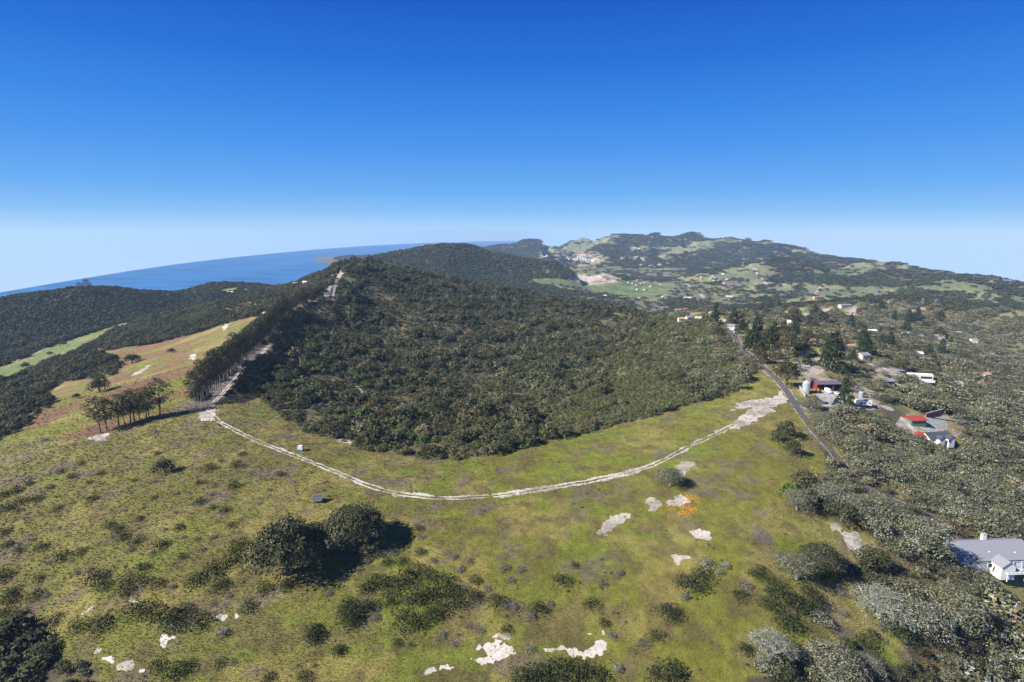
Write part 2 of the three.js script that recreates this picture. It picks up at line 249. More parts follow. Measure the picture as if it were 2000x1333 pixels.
{
  const na = 840, nl = 780, pos = new Float32Array(na * nl * 3), col = new Float32Array(na * nl * 3), uv = new Float32Array(na * nl * 2), idx = [];
  const rings = []; // closer together near by, even steps of log distance farther out
  for (let j = 0; j < nl; j++) { let a = 60, b = 9400; for (let k = 0; k < 40; k++) { const m = (a + b) / 2, F = 0.52 * (1 / 60 - 1 / m) / (1 / 60 - 1 / 9400) + 0.48 * Math.log(m / 60) / Math.log(9400 / 60); if (F < j / (nl - 1)) a = m; else b = m; } rings.push(a); }
  for (let i = 0; i < na; i++) {
    const t = i / (na - 1) * 2 - 1, az = Math.atan(t * Math.tan(58 * RAD) * (0.62 + 0.38 * Math.abs(t) ** 3)), end = furthest(az);
    for (let j = 0; j < nl; j++) {
      const r = Math.min(end, rings[j]), x = r * Math.sin(az), z = -r * Math.cos(az), p = i * nl + j;
      pos.set([x, height(x, z), z], p * 3); col.set(groundColor(x, z), p * 3); uv.set([x / 7, z / 7], p * 2);
    }
  }
  for (let i = 0; i < na - 1; i++) for (let j = 0; j < nl - 1; j++) { const a = i * nl + j, b = a + nl; if (rings[j] < Math.max(furthest(Math.atan2(pos[a * 3], -pos[a * 3 + 2])), 1) && Math.max(pos[a * 3 + 1], pos[b * 3 + 1], pos[a * 3 + 4], pos[b * 3 + 4]) > -183) idx.push(a, b, a + 1, b, b + 1, a + 1); }
  const g = new THREE.BufferGeometry();
  g.setAttribute('position', new THREE.BufferAttribute(pos, 3)); g.setAttribute('color', new THREE.BufferAttribute(col, 3)); g.setAttribute('uv', new THREE.BufferAttribute(uv, 2)); g.setIndex(idx); g.computeVertexNormals();
  const n = 512, bump = new Uint8Array(n * n * 4);
  const rnd = seeded(5), field = new Float32Array(n * n).map(() => rnd());
  for (let j = 0; j < n; j++) for (let i = 0; i < n; i++) {
    let s = 0, w = 0; for (const [q, k] of [[1, 0.5], [3, 0.8], [8, 1], [20, 1]]) { const ii = Math.floor(i / q) * q, jj = Math.floor(j / q) * q; s += k * field[(jj % n) * n + ii % n]; w += k; }
    const v = 255 * s / w, p = (j * n + i) * 4; bump[p] = bump[p + 1] = bump[p + 2] = v; bump[p + 3] = 255;
  }
  const bt = new THREE.DataTexture(bump, n, n); bt.wrapS = bt.wrapT = THREE.RepeatWrapping; bt.magFilter = bt.minFilter = THREE.LinearFilter; bt.needsUpdate = true;
  const ground = new THREE.Mesh(g, new THREE.MeshStandardMaterial({ vertexColors: true, roughness: 1, bumpMap: bt, bumpScale: 0.35 }));
  ground.name = 'ground'; ground.userData = { kind: 'structure', label: 'grassy ridge, wooded hills and valley floor' }; ground.receiveShadow = ground.castShadow = true; scene.add(ground);
}
// ---------------------------------------------------------------- the sea, out to where the curve of the earth hides it
{
  const SEA = -180, rim = [[-300, 624], [-100, 589], [0, 571.5], [90, 556], [175, 542], [262, 528], [350, 515.5], [437, 505], [525, 496], [612, 488], [700, 481.5], [780, 477], [860, 473.8], [960, 471.2], [1060, 470]];
  const pos = [], idx = [], uv = [], steps = 60;
  rim.forEach(([px, py], i) => {
    const [a, s] = sight(px, py), zr = (EYE - SEA) / s;
    for (let j = 0; j <= steps; j++) { const z = lerp(1100, zr, (j / steps) ** 2); pos.push(a * z, SEA, -z); uv.push(a * z / 900, -z / 900); if (i && j) { const p = i * (steps + 1) + j; idx.push(p - steps - 2, p - 1, p - steps - 1, p - 1, p, p - steps - 1); } }
  });
  const g = new THREE.BufferGeometry();
  g.setAttribute('position', new THREE.Float32BufferAttribute(pos, 3)); g.setAttribute('uv', new THREE.Float32BufferAttribute(uv, 2)); g.setIndex(idx); g.computeVertexNormals();
  const n = 512, data = new Uint8Array(n * n * 4), col = new Uint8Array(n * n * 4);
  const wrap = (x, y, kx, ky, o) => { const f = (a, b) => fbm(a * kx + o, b * ky + o, 4), u = smooth(0.75, 1, x), v = smooth(0.75, 1, y); return lerp(lerp(f(x, y), f(x - 1, y), u), lerp(f(x, y - 1), f(x - 1, y - 1), u), v); };
  for (let j = 0; j < n; j++) for (let i = 0; i < n; i++) {
    const k = (j * n + i) * 4, b = 255 * wrap(i / n, j / n, 26, 60, 3), w = wrap(i / n, j / n, 2.5, 9, 40);
    data[k] = data[k + 1] = data[k + 2] = b; data[k + 3] = 255;
    const t = 0.9 + 0.2 * smooth(0.35, 0.65, w); col[k] = 34 * t; col[k + 1] = 96 * t; col[k + 2] = 146 * t; col[k + 3] = 255;
  }
  const tex = (d, cs) => { const t = new THREE.DataTexture(d, n, n); t.wrapS = t.wrapT = THREE.RepeatWrapping; t.magFilter = t.minFilter = THREE.LinearFilter; if (cs) t.colorSpace = THREE.SRGBColorSpace; t.needsUpdate = true; return t; };
  const sea = new THREE.Mesh(g, new THREE.MeshStandardMaterial({ map: tex(col, true), bumpMap: tex(data), bumpScale: 6, roughness: 0.55, metalness: 0 }));
  sea.name = 'sea'; sea.userData = { kind: 'structure', label: 'blue ocean out to the curved horizon', category: 'sea' }; sea.receiveShadow = true; scene.add(sea);
}
// ---------------------------------------------------------------- tracks, road and bare sand, draped on the land
const speckle = (() => { // fine grain for sand, gravel and asphalt
  const n = 256, d = new Uint8Array(n * n * 4), r = seeded(11);
  for (let k = 0; k < n * n; k++) { const v = 205 + 50 * r(); d[k * 4] = d[k * 4 + 1] = d[k * 4 + 2] = v; d[k * 4 + 3] = 255; }
  const t = new THREE.DataTexture(d, n, n); t.wrapS = t.wrapT = THREE.RepeatWrapping; t.magFilter = t.minFilter = THREE.LinearFilter; t.needsUpdate = true; return t;
})();
const looseMaterial = new THREE.MeshStandardMaterial({ vertexColors: true, roughness: 1, map: speckle });
// triangles of a grid, cut where mask (above 0 = covered) changes sign
function drape(name, label, box, cell, lift, mask, tint, mat = looseMaterial, parent = scene) {
  const [x0, x1, z0, z1] = box, nx = Math.ceil((x1 - x0) / cell), nz = Math.ceil((z1 - z0) / cell), pos = [], col = [], uv = [], m = new Float32Array((nx + 1) * (nz + 1));
  for (let i = 0; i <= nx; i++) for (let j = 0; j <= nz; j++) m[i * (nz + 1) + j] = mask(x0 + i * cell, z0 + j * cell);
  const emit = (x, z) => { pos.push(x, height(x, z) + lift, z); col.push(...tint(x, z)); uv.push(x / 3, z / 3); };
  const tri = q => { // [x, z, m] x 3, clipped to m > 0
    const out = [];
    for (let k = 0; k < 3; k++) { const a = q[k], b = q[(k + 1) % 3]; if (a[2] > 0) out.push(a); if ((a[2] > 0) !== (b[2] > 0)) { const t = a[2] / (a[2] - b[2]); out.push([lerp(a[0], b[0], t), lerp(a[1], b[1], t), 0]); } }
    for (let k = 1; k + 1 < out.length; k++) { emit(out[0][0], out[0][1]); emit(out[k][0], out[k][1]); emit(out[k + 1][0], out[k + 1][1]); }
  };
  const v = (i, j) => [x0 + i * cell, z0 + j * cell, m[i * (nz + 1) + j]];
  for (let i = 0; i < nx; i++) for (let j = 0; j < nz; j++) {
    const a = v(i, j), b = v(i + 1, j), c = v(i + 1, j + 1), d = v(i, j + 1);
    if (a[2] <= 0 && b[2] <= 0 && c[2] <= 0 && d[2] <= 0) continue;
    tri([a, c, b]); tri([a, d, c]);
  }
  if (!pos.length) return;
  const g = new THREE.BufferGeometry();
  g.setAttribute('position', new THREE.Float32BufferAttribute(pos, 3)); g.setAttribute('color', new THREE.Float32BufferAttribute(col, 3)); g.setAttribute('uv', new THREE.Float32BufferAttribute(uv, 2)); g.computeVertexNormals();
  const o = new THREE.Mesh(g, mat); o.name = unique(name); o.receiveShadow = true; o.userData = { kind: 'structure', label }; parent.add(o); return o;
}
const taken = {};
function unique(name) { const n = taken[name] = (taken[name] ?? -1) + 1; return n ? `${name}_${String(n).padStart(3, '0')}` : name; }
const grow = (pts, m) => { const xs = pts.map(p => p[0]), zs = pts.map(p => p[1]); return [Math.min(...xs) - m, Math.max(...xs) + m, Math.min(...zs) - m, Math.max(...zs) + m]; };
const fray = (x, z, q) => fbm(x / q, z / q, 4) - 0.5;
const sandTint = (x, z) => { const k = 0.8 + 0.36 * fbm(x / 1.3, z / 1.3 + 8, 3), w = fbm(x / 9 + 3, z / 9, 3); return mix3(mix3([0.3, 0.26, 0.22], [0.4, 0.36, 0.32], smooth(0.3, 0.48, w)), [0.5, 0.455, 0.41], smooth(0.46, 0.6, w)).map(c => c * k); };
const wide = (x, z) => smooth(120, 165, x);   // the track widens towards the paved road
drape('dirt_track', 'pale sandy two-rut track curving across the meadow', grow(PATH, 9), 0.32, 0.05, (x, z) => {
  const d = segDist(PATH, x, z); if (d > 9) return -1;
  const w = wide(x, z), bulge = smooth(0.5, 0.68, fbm(x / 14 + 5, z / 14, 2)), half = lerp(1.6, 3.5, w) + 1.2 * bulge + 2.6 * fray(x, z, 5) + 1.2 * fray(x, z + 9, 1);
  const crown = lerp(0.66, 0.3, Math.max(w, bulge)) + 1.9 * fray(x + 50, z, 2.6) + 0.8 * fray(x, z - 30, 0.8);   // grass left standing between the ruts
  return Math.min(half - d, (d - crown) * 1.6);
}, sandTint);
drape('dirt_track', 'sandy track running beside the row of eucalyptus trees', grow(ROWTRACK, 5), 0.45, 0.05, (x, z) => { const d = segDist(ROWTRACK, x, z); return d > 5 ? -1 : Math.min(1.9 + 2.6 * fray(x, z, 4) - d, (d - 0.4 - 1.2 * fray(x + 9, z, 3)) * 1.5); }, sandTint);
const SAND = [ // [label, outline, how broken up]
  ['sandy turnaround at the foot of the eucalyptus row', [[383, 815], [396, 803], [412, 799], [428, 801], [418, 810], [412, 821], [398, 822]], 0.1],
  ['white sand patch beside the lone lichen-covered tree', [[1312, 914], [1328, 902], [1346, 901], [1358, 908], [1344, 918], [1334, 930], [1324, 928]], 0.15],
  ['hooked sand patch in the green meadow', [[1254, 975], [1268, 969], [1282, 976], [1293, 984], [1290, 994], [1262, 1001], [1270, 992], [1262, 984]], 0.2],
  ['oval sand patch rimmed by orange poppies', [[1298, 987], [1312, 973], [1330, 965], [1343, 970], [1345, 982], [1328, 990], [1302, 993]], 0.2],
  ['long diagonal sand patch in the meadow', [[1158, 1044], [1172, 1030], [1192, 1013], [1215, 1003], [1234, 1004], [1228, 1014], [1205, 1028], [1186, 1045]], 0.15],
  ['small oval sand patch below the poppies', [[1347, 1039], [1366, 1034], [1388, 1040], [1393, 1049], [1380, 1056], [1356, 1054]], 0.1],
  ['thin sand scar at the lower edge of the meadow', [[1306, 1084], [1346, 1088], [1350, 1093], [1328, 1093], [1324, 1102], [1316, 1092]], 0.15],
  ['curved sand patch shaped like a hook', [[1060, 1268], [1095, 1264], [1140, 1272], [1160, 1262], [1162, 1248], [1150, 1238], [1172, 1232], [1192, 1248], [1188, 1272], [1150, 1288], [1105, 1282]], 0.9],
  ['broken sand patch between low shrubs', [[918, 1290], [930, 1262], [968, 1248], [1002, 1262], [1012, 1280], [985, 1292], [945, 1300]], 1.8],
  ['sand patch above the broken one', [[958, 1246], [975, 1234], [998, 1238], [996, 1250]], 0.5],
  ['pointed sand patch at the foot of the slope', [[830, 1319], [846, 1298], [862, 1300], [896, 1304], [864, 1312]], 0.3],
  ['branching sand scar beside the thicket', [[174, 1278], [196, 1270], [226, 1292], [272, 1300], [278, 1312], [240, 1316], [222, 1300], [196, 1292]], 0.4],
  ['sand patch below the dark bushes', [[308, 1240], [326, 1234], [342, 1246], [330, 1254], [322, 1264], [314, 1254]], 0.3],
  ['sand patch on the shrubby slope', [[154, 1202], [172, 1190], [192, 1192], [176, 1202], [160, 1208]], 0.4],
  ['narrow sand patch above the dark bushes', [[248, 1176], [266, 1171], [282, 1172], [276, 1178], [252, 1181]], 0.4],
  ['pair of sand flecks in the slope grass', [[410, 1204], [426, 1200], [444, 1204], [438, 1209], [420, 1209]], 0.5],
  ['sand fleck in the slope grass', [[456, 1201], [470, 1202], [472, 1208], [460, 1208]], 0.4],
  ['bare spot at the clearing corner', [[1618, 1026], [1632, 1018], [1646, 1030], [1640, 1040], [1624, 1038]], 0.4],
  ['speckled bare ground in the oak clearing', [[1640, 1040], [1672, 1038], [1706, 1054], [1722, 1084], [1690, 1092], [1668, 1080]], 2.2],
  ['broad white sand beside the paved road', [[1428, 836], [1446, 812], [1470, 794], [1500, 780], [1528, 777], [1538, 786], [1506, 798], [1516, 804], [1484, 818], [1466, 830], [1440, 838]], 0.35],
  ['sand spread above the track end', [[1426, 802], [1450, 786], [1478, 782], [1522, 772], [1530, 778], [1484, 792], [1454, 800]], 0.7],
  ['sand beside the paved road above the meadow', [[1518, 762], [1528, 764], [1540, 782], [1534, 786], [1524, 776]], 0.3],
  ['white sand patch on the red meadow', [[366, 701], [372, 692], [385, 693], [380, 703]], 0.1],
  ['sand end of the track by the eucalyptus group', [[160, 857], [184, 850], [214, 846], [206, 860], [190, 862]], 0.5],
  ['sand streak on the red meadow', [[251, 737], [270, 725], [288, 714], [290, 717], [272, 730]], 0.6],
  ['sand streak high on the red meadow', [[432, 640], [440, 632], [446, 636], [436, 650]], 0.5],
  ['sand fleck near the top of the red meadow', [[456, 653], [462, 647], [470, 649], [464, 654]], 0.2],
  ['sand clearing in the chaparral', [[660, 862], [672, 853], [700, 858], [712, 866], [690, 870]], 0.6],
  ['pale rut through the chaparral', [[808, 856], [815, 852], [828, 868], [824, 876], [815, 866]], 0.2],
  ['sand streak in the chaparral', [[720, 856], [738, 850], [752, 858], [740, 864]], 0.5],
];
const BARE = [];
for (const [label, outline, broken] of SAND) {
  const p = polygon(outline); BARE.push(p); const d = Math.hypot(p.w[0][0], p.w[0][1]), cell = clamp(d * 0.0016, 0.25, 1.2), ring = [...p.w, p.w[0]], q = clamp(d * 0.012, 2, 6);
  drape('sand_patch', label, grow(p.w, 2 * cell + 1), cell, 0.06, (x, z) => { const e = segDist(ring, x, z) * (inside(p, x, z) ? 1 : -1); return e + q * 1.1 * (fbm(x / q + 31, z / q, 2) - 0.5) + 1.6 * fray(x, z, 1.3) + 0.9 * fray(x + 7, z, 0.5) - broken * 14 * Math.max(0, fbm(x / (q * 1.2) + 20, z / (q * 1.2), 2) - 0.54); }, sandTint);
}
{ // orange poppies around the oval sand patch
  const p = polygon([[1342, 968], [1356, 968], [1362, 980], [1356, 998], [1338, 1010], [1318, 1004], [1296, 1000], [1322, 994], [1344, 988]]), rnd = seeded(77), list = [];
  while (list.length < 750) { const x = lerp(p.box[0] - 1.5, p.box[1] + 1.5, rnd()), z = lerp(p.box[2] - 1.5, p.box[3] + 1.5, rnd()); if (inside(p, x + 4 * (rnd() + rnd() - 1), z + 4 * (rnd() + rnd() - 1)) && fbm(x / 3, z / 3, 3) + 0.3 * (rnd() - 0.5) > 0.46) list.push([x, z]); }
  const g = new THREE.ConeGeometry(0.11, 0.09, 6, 1, true); g.rotateX(Math.PI); g.translate(0, 0.3, 0);
  const o = new THREE.InstancedMesh(g, new THREE.MeshStandardMaterial({ color: new THREE.Color(0.72, 0.34, 0.012), roughness: 0.8, side: THREE.DoubleSide }), list.length), m = new THREE.Matrix4();
  list.forEach(([x, z], k) => { const s = 0.8 + rnd() * 0.7; m.makeScale(s, s, s).setPosition(x, height(x, z), z); o.setMatrixAt(k, m); });
  o.name = 'poppies'; o.userData = { kind: 'stuff', label: 'orange poppies flowering around a sand patch', category: 'flowers' }; o.castShadow = o.receiveShadow = true; scene.add(o);
}
function ribbon(name, label, pts, half, rough, tint, lift = 0.07, cell = 0.5) { const b = grow(pts, half + 2); return drape(name, label, b, cell, lift, (x, z) => half + rough * fray(x, z, cell * 6) - segDist(pts, x, z), tint); }
const asphalt = (x, z) => { const k = 0.85 + 0.3 * fbm(x / 2, z / 2, 3); return [0.083 * k, 0.078 * k, 0.088 * k]; }, gravel = (x, z) => { const k = 0.75 + 0.5 * fbm(x / 1.5, z / 1.5, 3); return [0.36 * k, 0.31 * k, 0.28 * k]; };
drape('paved_road', 'dark asphalt lane along the ridge between meadow and yards', grow(ROAD, 5), 0.7, 0.09, (x, z) => (x > 236 && z > -215 ? -1 : 2.5 + 0.5 * fray(x, z, 4) - segDist(ROAD, x, z)), asphalt);
drape('road_shoulder', 'sandy shoulder along the asphalt lane', grow(ROAD, 7), 0.9, 0.05, (x, z) => 3.3 + 3.5 * fray(x, z, 5) - segDist(ROAD, x, z), gravel);
ribbon('driveway', 'asphalt apron turning from the lane into the barn yard', track([[1550, 786], [1566, 790], [1580, 794]]), 4.5, 1, asphalt, 0.1);
const patch = (name, label, outline, tint, cell = 0.7, lift = 0.08, rough = 2) => { const p = polygon(outline), ring = [...p.w, p.w[0]]; drape(name, label, grow(p.w, 2), cell, lift, (x, z) => segDist(ring, x, z) * (inside(p, x, z) ? 1 : -1) + rough * fray(x, z, 5), tint); };
const concrete = (x, z) => { const k = 0.85 + 0.3 * fbm(x / 3, z / 3, 3); return [0.34 * k, 0.345 * k, 0.36 * k]; }, greenish = (x, z) => { const k = 0.85 + 0.3 * fbm(x / 3, z / 3, 3); return [0.33 * k, 0.36 * k, 0.34 * k]; };
patch('gravel_yard', 'grey gravel yard in front of the open barn', [[1590, 770], [1598, 763], [1640, 766], [1656, 775], [1650, 795], [1606, 796], [1594, 790]], concrete);
patch('gravel_yard', 'pale storage yard with scattered materials behind the barn', [[1556, 715], [1566, 710], [1596, 713], [1612, 724], [1596, 734], [1568, 732]], gravel);
patch('gravel_yard', 'gravel ground round the white trailer', [[1658, 802], [1664, 780], [1700, 776], [1716, 796], [1690, 806]], gravel);
patch('forecourt', 'white sand forecourt beside the red roofed barn', [[1745, 835], [1764, 812], [1776, 818], [1784, 838], [1798, 846], [1780, 858], [1762, 852]], sandTint);
patch('concrete_pad', 'grey concrete pad behind the red roofed barn', [[1796, 836], [1806, 812], [1846, 816], [1854, 834], [1842, 852], [1818, 846]], greenish, 0.7, 0.1, 0.5);
patch('driveway', 'pale drive curving past the concrete pad', [[1838, 812], [1852, 812], [1872, 820], [1888, 831], [1880, 832], [1860, 822], [1842, 818]], gravel, 0.6, 0.09, 1);
patch('terrace', 'pale paved terrace of the white modern house', [[1714, 712], [1726, 716], [1756, 722], [1780, 738], [1760, 742], [1724, 736], [1716, 726]], gravel);
patch('driveway', 'dirt drive in the oak wood', [[1756, 860], [1768, 862], [1800, 890], [1836, 912], [1826, 922], [1806, 910], [1786, 890], [1764, 876]], gravel, 0.6, 0.07, 3);
patch('driveway', 'shaded drive beside the grey roofed house', [[1872, 1052], [1884, 1044], [1910, 1056], [1900, 1064]], asphalt);
for (const [label, pts, half] of [
  ['pale track climbing the wooded hilltop', [[667, 525], [665, 540], [657, 556], [652, 574], [649, 584]], 1.7],
  ['grey service road climbing the wooded hilltop', [[664, 535], [655, 550], [645, 562], [637, 578]], 2.3],
  ['pale track across the green valley pasture', [[-20, 722], [40, 702], [80, 686], [100, 676]], 2],
  ['footpath in the oak hollow', [[666, 744], [686, 748], [700, 758], [708, 770]], 1.3],
  ['dirt road over the far hill pasture', [[1472, 524], [1478, 530], [1480, 540], [1492, 550], [1500, 558]], 5],
  ['wide dirt road on the sandy hill', [[1660, 618], [1668, 608], [1685, 600], [1706, 596]], 8],
  ['track down the far slope below the pylons', [[1897, 622], [1900, 636], [1893, 648], [1888, 660]], 4],
  ['valley road crossing the flats', [[1325, 545], [1345, 558], [1368, 575], [1374, 582]], 7],
  ['dirt track at the foot of the far hills', [[1592, 574], [1600, 567], [1604, 558]], 5],
]) { const w = track(pts), d = Math.hypot(w[0][0], w[0][1]); ribbon('dirt_track', label, w, half, half * 1.2, gravel, 0.1 + d * 0.0003, clamp(d * 0.0013, 0.5, 3)); }

{ // pale bare ground between the houses and trees of the wooded slope
  const spots = [[1540, 640, 7], [1575, 692, 8], [1602, 702, 6], [1622, 652, 8], [1690, 620, 8], [1722, 607, 9], [1742, 602, 10], [1762, 614, 7], [1700, 656, 8], [1742, 692, 8], [1762, 697, 7], [1800, 664, 8], [1836, 663, 10], [1920, 668, 9], [1950, 662, 9], [1880, 702, 6], [1652, 704, 7], [1702, 752, 7], [1714, 716, 8], [1730, 652, 6], [1482, 642, 7], [1502, 642, 6], [1560, 612, 8], [1612, 606, 10], [1500, 626, 7], [1560, 620, 9], [1790, 703, 8], [1902, 676, 8], [1935, 702, 7], [1860, 790, 4], [1720, 830, 4], [1700, 812, 5], [1735, 798, 4], [1960, 880, 4], [1990, 905, 4], [1410, 626, 7], [1415, 636, 6]];
  spots.forEach(([px, py, r], k) => { const c = hit(px, py), d = Math.hypot(c.x, c.z), R = r * 1.1, ring = Math.hypot; drape('bare_clearing', 'pale bare ground between trees and houses of the wooded slope', [c.x - 2 * R, c.x + 2 * R, c.z - 2 * R, c.z + 2 * R], clamp(d * 0.0016, 0.6, 1.6), 0.12, (x, z) => R * (0.85 + 1.5 * fray(x + k * 40, z, R * 0.9) + 0.5 * fray(x, z, 2)) - ring((x - c.x) * 0.75, z - c.z), k % 3 ? gravel : sandTint); });
}
// ---------------------------------------------------------------- plants
const leafy = (o = {}) => new THREE.MeshPhysicalMaterial({ vertexColors: true, roughness: 1, specularIntensity: 0.25, side: THREE.DoubleSide, ...o });
const V = (x, y, z) => new THREE.Vector3(x, y, z);
class Shape { // triangles with a colour each
  constructor() { this.p = []; this.c = []; }
  tri(a, b, c, k) { this.p.push(a.x, a.y, a.z, b.x, b.y, b.z, c.x, c.y, c.z); for (let i = 0; i < 3; i++) this.c.push(...k); }
  leaf(at, n, size, rnd, k, long = 1) { // a lozenge-shaped spray of leaves facing n
    const u = V(rnd() - 0.5, rnd() - 0.5, rnd() - 0.5).cross(n).normalize(), v = V().crossVectors(n, u).normalize(), s = size * (0.6 + 0.8 * rnd());
    const a = at.clone().addScaledVector(u, s * long), b = at.clone().addScaledVector(v, s * 0.55), c = at.clone().addScaledVector(u, -s * long), d = at.clone().addScaledVector(v, -s * 0.55);
    this.tri(a, b, c, k); this.tri(a, c, d, k);
  }
  limb(a, b, ra, rb, k, sides = 5) {
    const d = V().subVectors(b, a).normalize(), u = V(0.3, 0.1, 0.95).cross(d).normalize(), v = V().crossVectors(d, u);
    const ring = (p, r, i) => { const t = i / sides * 2 * Math.PI; return p.clone().addScaledVector(u, Math.cos(t) * r).addScaledVector(v, Math.sin(t) * r); };
    for (let i = 0; i < sides; i++) { const p = ring(a, ra, i), q = ring(a, ra, i + 1), r = ring(b, rb, i), s = ring(b, rb, i + 1); this.tri(p, q, r, k); this.tri(q, s, r, k); }
  }
  geometry() { const g = new THREE.BufferGeometry(); g.setAttribute('position', new THREE.Float32BufferAttribute(this.p, 3)); g.setAttribute('color', new THREE.Float32BufferAttribute(this.c, 3)); g.computeVertexNormals(); return g; }
}
const vary = (k, t, rnd) => { const f = 1 + t * (rnd() * 2 - 1); return [k[0] * f * (1 + 0.12 * (rnd() - 0.5)), k[1] * f, k[2] * f]; };
function crown(seed, { blobs, faces, leaf, tones, pale = 0, paleTone = [0.36, 0.37, 0.31], flat = 0.55, twigs = 0 }) {
  const rnd = seeded(seed), s = new Shape(), total = blobs.reduce((t, b) => t + b[3] ** 2, 0);
  for (const [x, y, z, r, sq = 0.8] of blobs) {
    const n = Math.max(4, Math.round(faces * r * r / total)), tone = tones[Math.floor(rnd() * tones.length)];
    for (let k = 0; k < n; k++) {
      const h = 1 - 1.75 * rnd() ** 1.25, t = rnd() * 2 * Math.PI, q = Math.sqrt(Math.max(0, 1 - h * h)), d = V(q * Math.cos(t), h, q * Math.sin(t)), f = r * (0.72 + 0.34 * rnd() ** 0.7);
      const at = V(x + d.x * f, y + d.y * f * sq, z + d.z * f), nn = d.clone().add(V(rnd() - 0.5, rnd() - 0.5, rnd() - 0.5).multiplyScalar(2 * flat)).normalize();
      if (rnd() < pale) s.leaf(at.addScaledVector(d, r * 0.04), nn, leaf * 0.8, rnd, vary(paleTone, 0.3, rnd), 1.2); else s.leaf(at, nn, leaf, rnd, vary(tone, 0.3, rnd));
    }
    for (let k = 0; k < twigs * r; k++) { // pale bark and lichen on twigs at the crown's surface
      const h = 1 - 1.2 * rnd(), t = rnd() * 2 * Math.PI, q = Math.sqrt(1 - h * h), d = V(q * Math.cos(t), h, q * Math.sin(t)), at = V(x + d.x * r * 0.75, y + d.y * r * sq * 0.75, z + d.z * r * 0.75), e = V(x, y, z).addScaledVector(V(d.x + rnd() * 1.1 - 0.55, d.y * sq + rnd() * 0.4 - 0.2, d.z + rnd() * 1.1 - 0.55), r * 0.92);
      s.limb(at, e, 0.05, 0.02, vary(paleTone, 0.25, rnd), 3);
    }
  }
  return s.geometry();
}
function domeBlobs(seed, width, tall, n, base = 0.3) { // lobes of a rounded, uneven crown
  const rnd = seeded(seed), out = [];
  for (let k = 0; k < n; k++) { const t = k * 2.4 + rnd(), q = Math.sqrt((k + 0.4) / n) * 1.02, lift = Math.sqrt(1 - 0.85 * q * q), r = width * (0.17 + 0.1 * rnd()) * Math.min(1, 3.4 / Math.sqrt(n)) * (n > 6 ? 1.25 : 1); out.push([Math.cos(t) * q * width * 0.36 * (0.8 + 0.4 * rnd()), tall * (base + (0.92 - base) * lift * (0.8 + 0.25 * rnd())) - r * 0.55, Math.sin(t) * q * width * 0.36 * (0.8 + 0.4 * rnd()), r, 0.75]); }
  return out;
}
const BARK = [0.11, 0.095, 0.08], PALEBARK = [0.3, 0.28, 0.25];
function oakTrunk(seed, width, tall, k = BARK) {
  const rnd = seeded(seed), s = new Shape(), fork = V(0, tall * 0.25, 0); s.limb(V(0, -0.8, 0), fork, width * 0.045, width * 0.035, k, 7);
  for (let i = 0; i < 6; i++) { const t = i * 1.05 + rnd(), e = V(Math.cos(t) * width * 0.2, tall * (0.48 + 0.15 * rnd()), Math.sin(t) * width * 0.2), f = V(Math.cos(t + 0.3) * width * 0.34, tall * (0.62 + 0.15 * rnd()), Math.sin(t + 0.3) * width * 0.34); s.limb(fork, e, width * 0.026, width * 0.016, k, 5); s.limb(e, f, width * 0.016, width * 0.006, k, 4); }
  return s.geometry();
}
const OAK = [[0.05, 0.055, 0.024], [0.062, 0.066, 0.032], [0.042, 0.048, 0.022], [0.076, 0.076, 0.044]], GREY = [[0.075, 0.08, 0.055], [0.06, 0.065, 0.04], [0.09, 0.09, 0.065]];
const LICHEN = [[0.1, 0.1, 0.05], [0.12, 0.118, 0.066], [0.08, 0.083, 0.04]];
const BUSH = [[0.036, 0.045, 0.015], [0.046, 0.055, 0.019], [0.031, 0.038, 0.015]], SAGE = [[0.11, 0.095, 0.085], [0.09, 0.08, 0.065], [0.125, 0.105, 0.1]], BRUSHTONE = [[0.075, 0.086, 0.03], [0.088, 0.095, 0.04], [0.062, 0.072, 0.027], [0.105, 0.1, 0.055]], EUC = [[0.068, 0.062, 0.03], [0.085, 0.072, 0.038], [0.054, 0.052, 0.026]], PINE = [[0.022, 0.034, 0.014], [0.028, 0.04, 0.017]];
const leafMat = leafy(), barkMat = leafy({ roughness: 1 });
const mesh = (name, g, m, parent) => { const o = new THREE.Mesh(g, m); o.name = name; o.castShadow = o.receiveShadow = true; if (parent) parent.add(o); return o; };
function tag(o, label, category, group) { o.userData = { label, category }; if (group) o.userData.group = group; return o; }
function thing(name, label, category, at, turn = 0, group) { const o = new THREE.Group(); o.name = unique(name); o.position.copy(at); o.rotation.y = turn; tag(o, label, category, group); scene.add(o); return o; }
function plant(kit, name, label, category, at, scale, turn, group, stretch = 1) { const o = thing(name, label, category, at, turn, group); if (kit.trunk) mesh(kit.trunkName ?? 'trunk', kit.trunk, barkMat, o); mesh(kit.crownName ?? 'crown', kit.crown, kit.mat ?? leafMat, o); o.scale.set(scale, scale * stretch, scale); return o; }
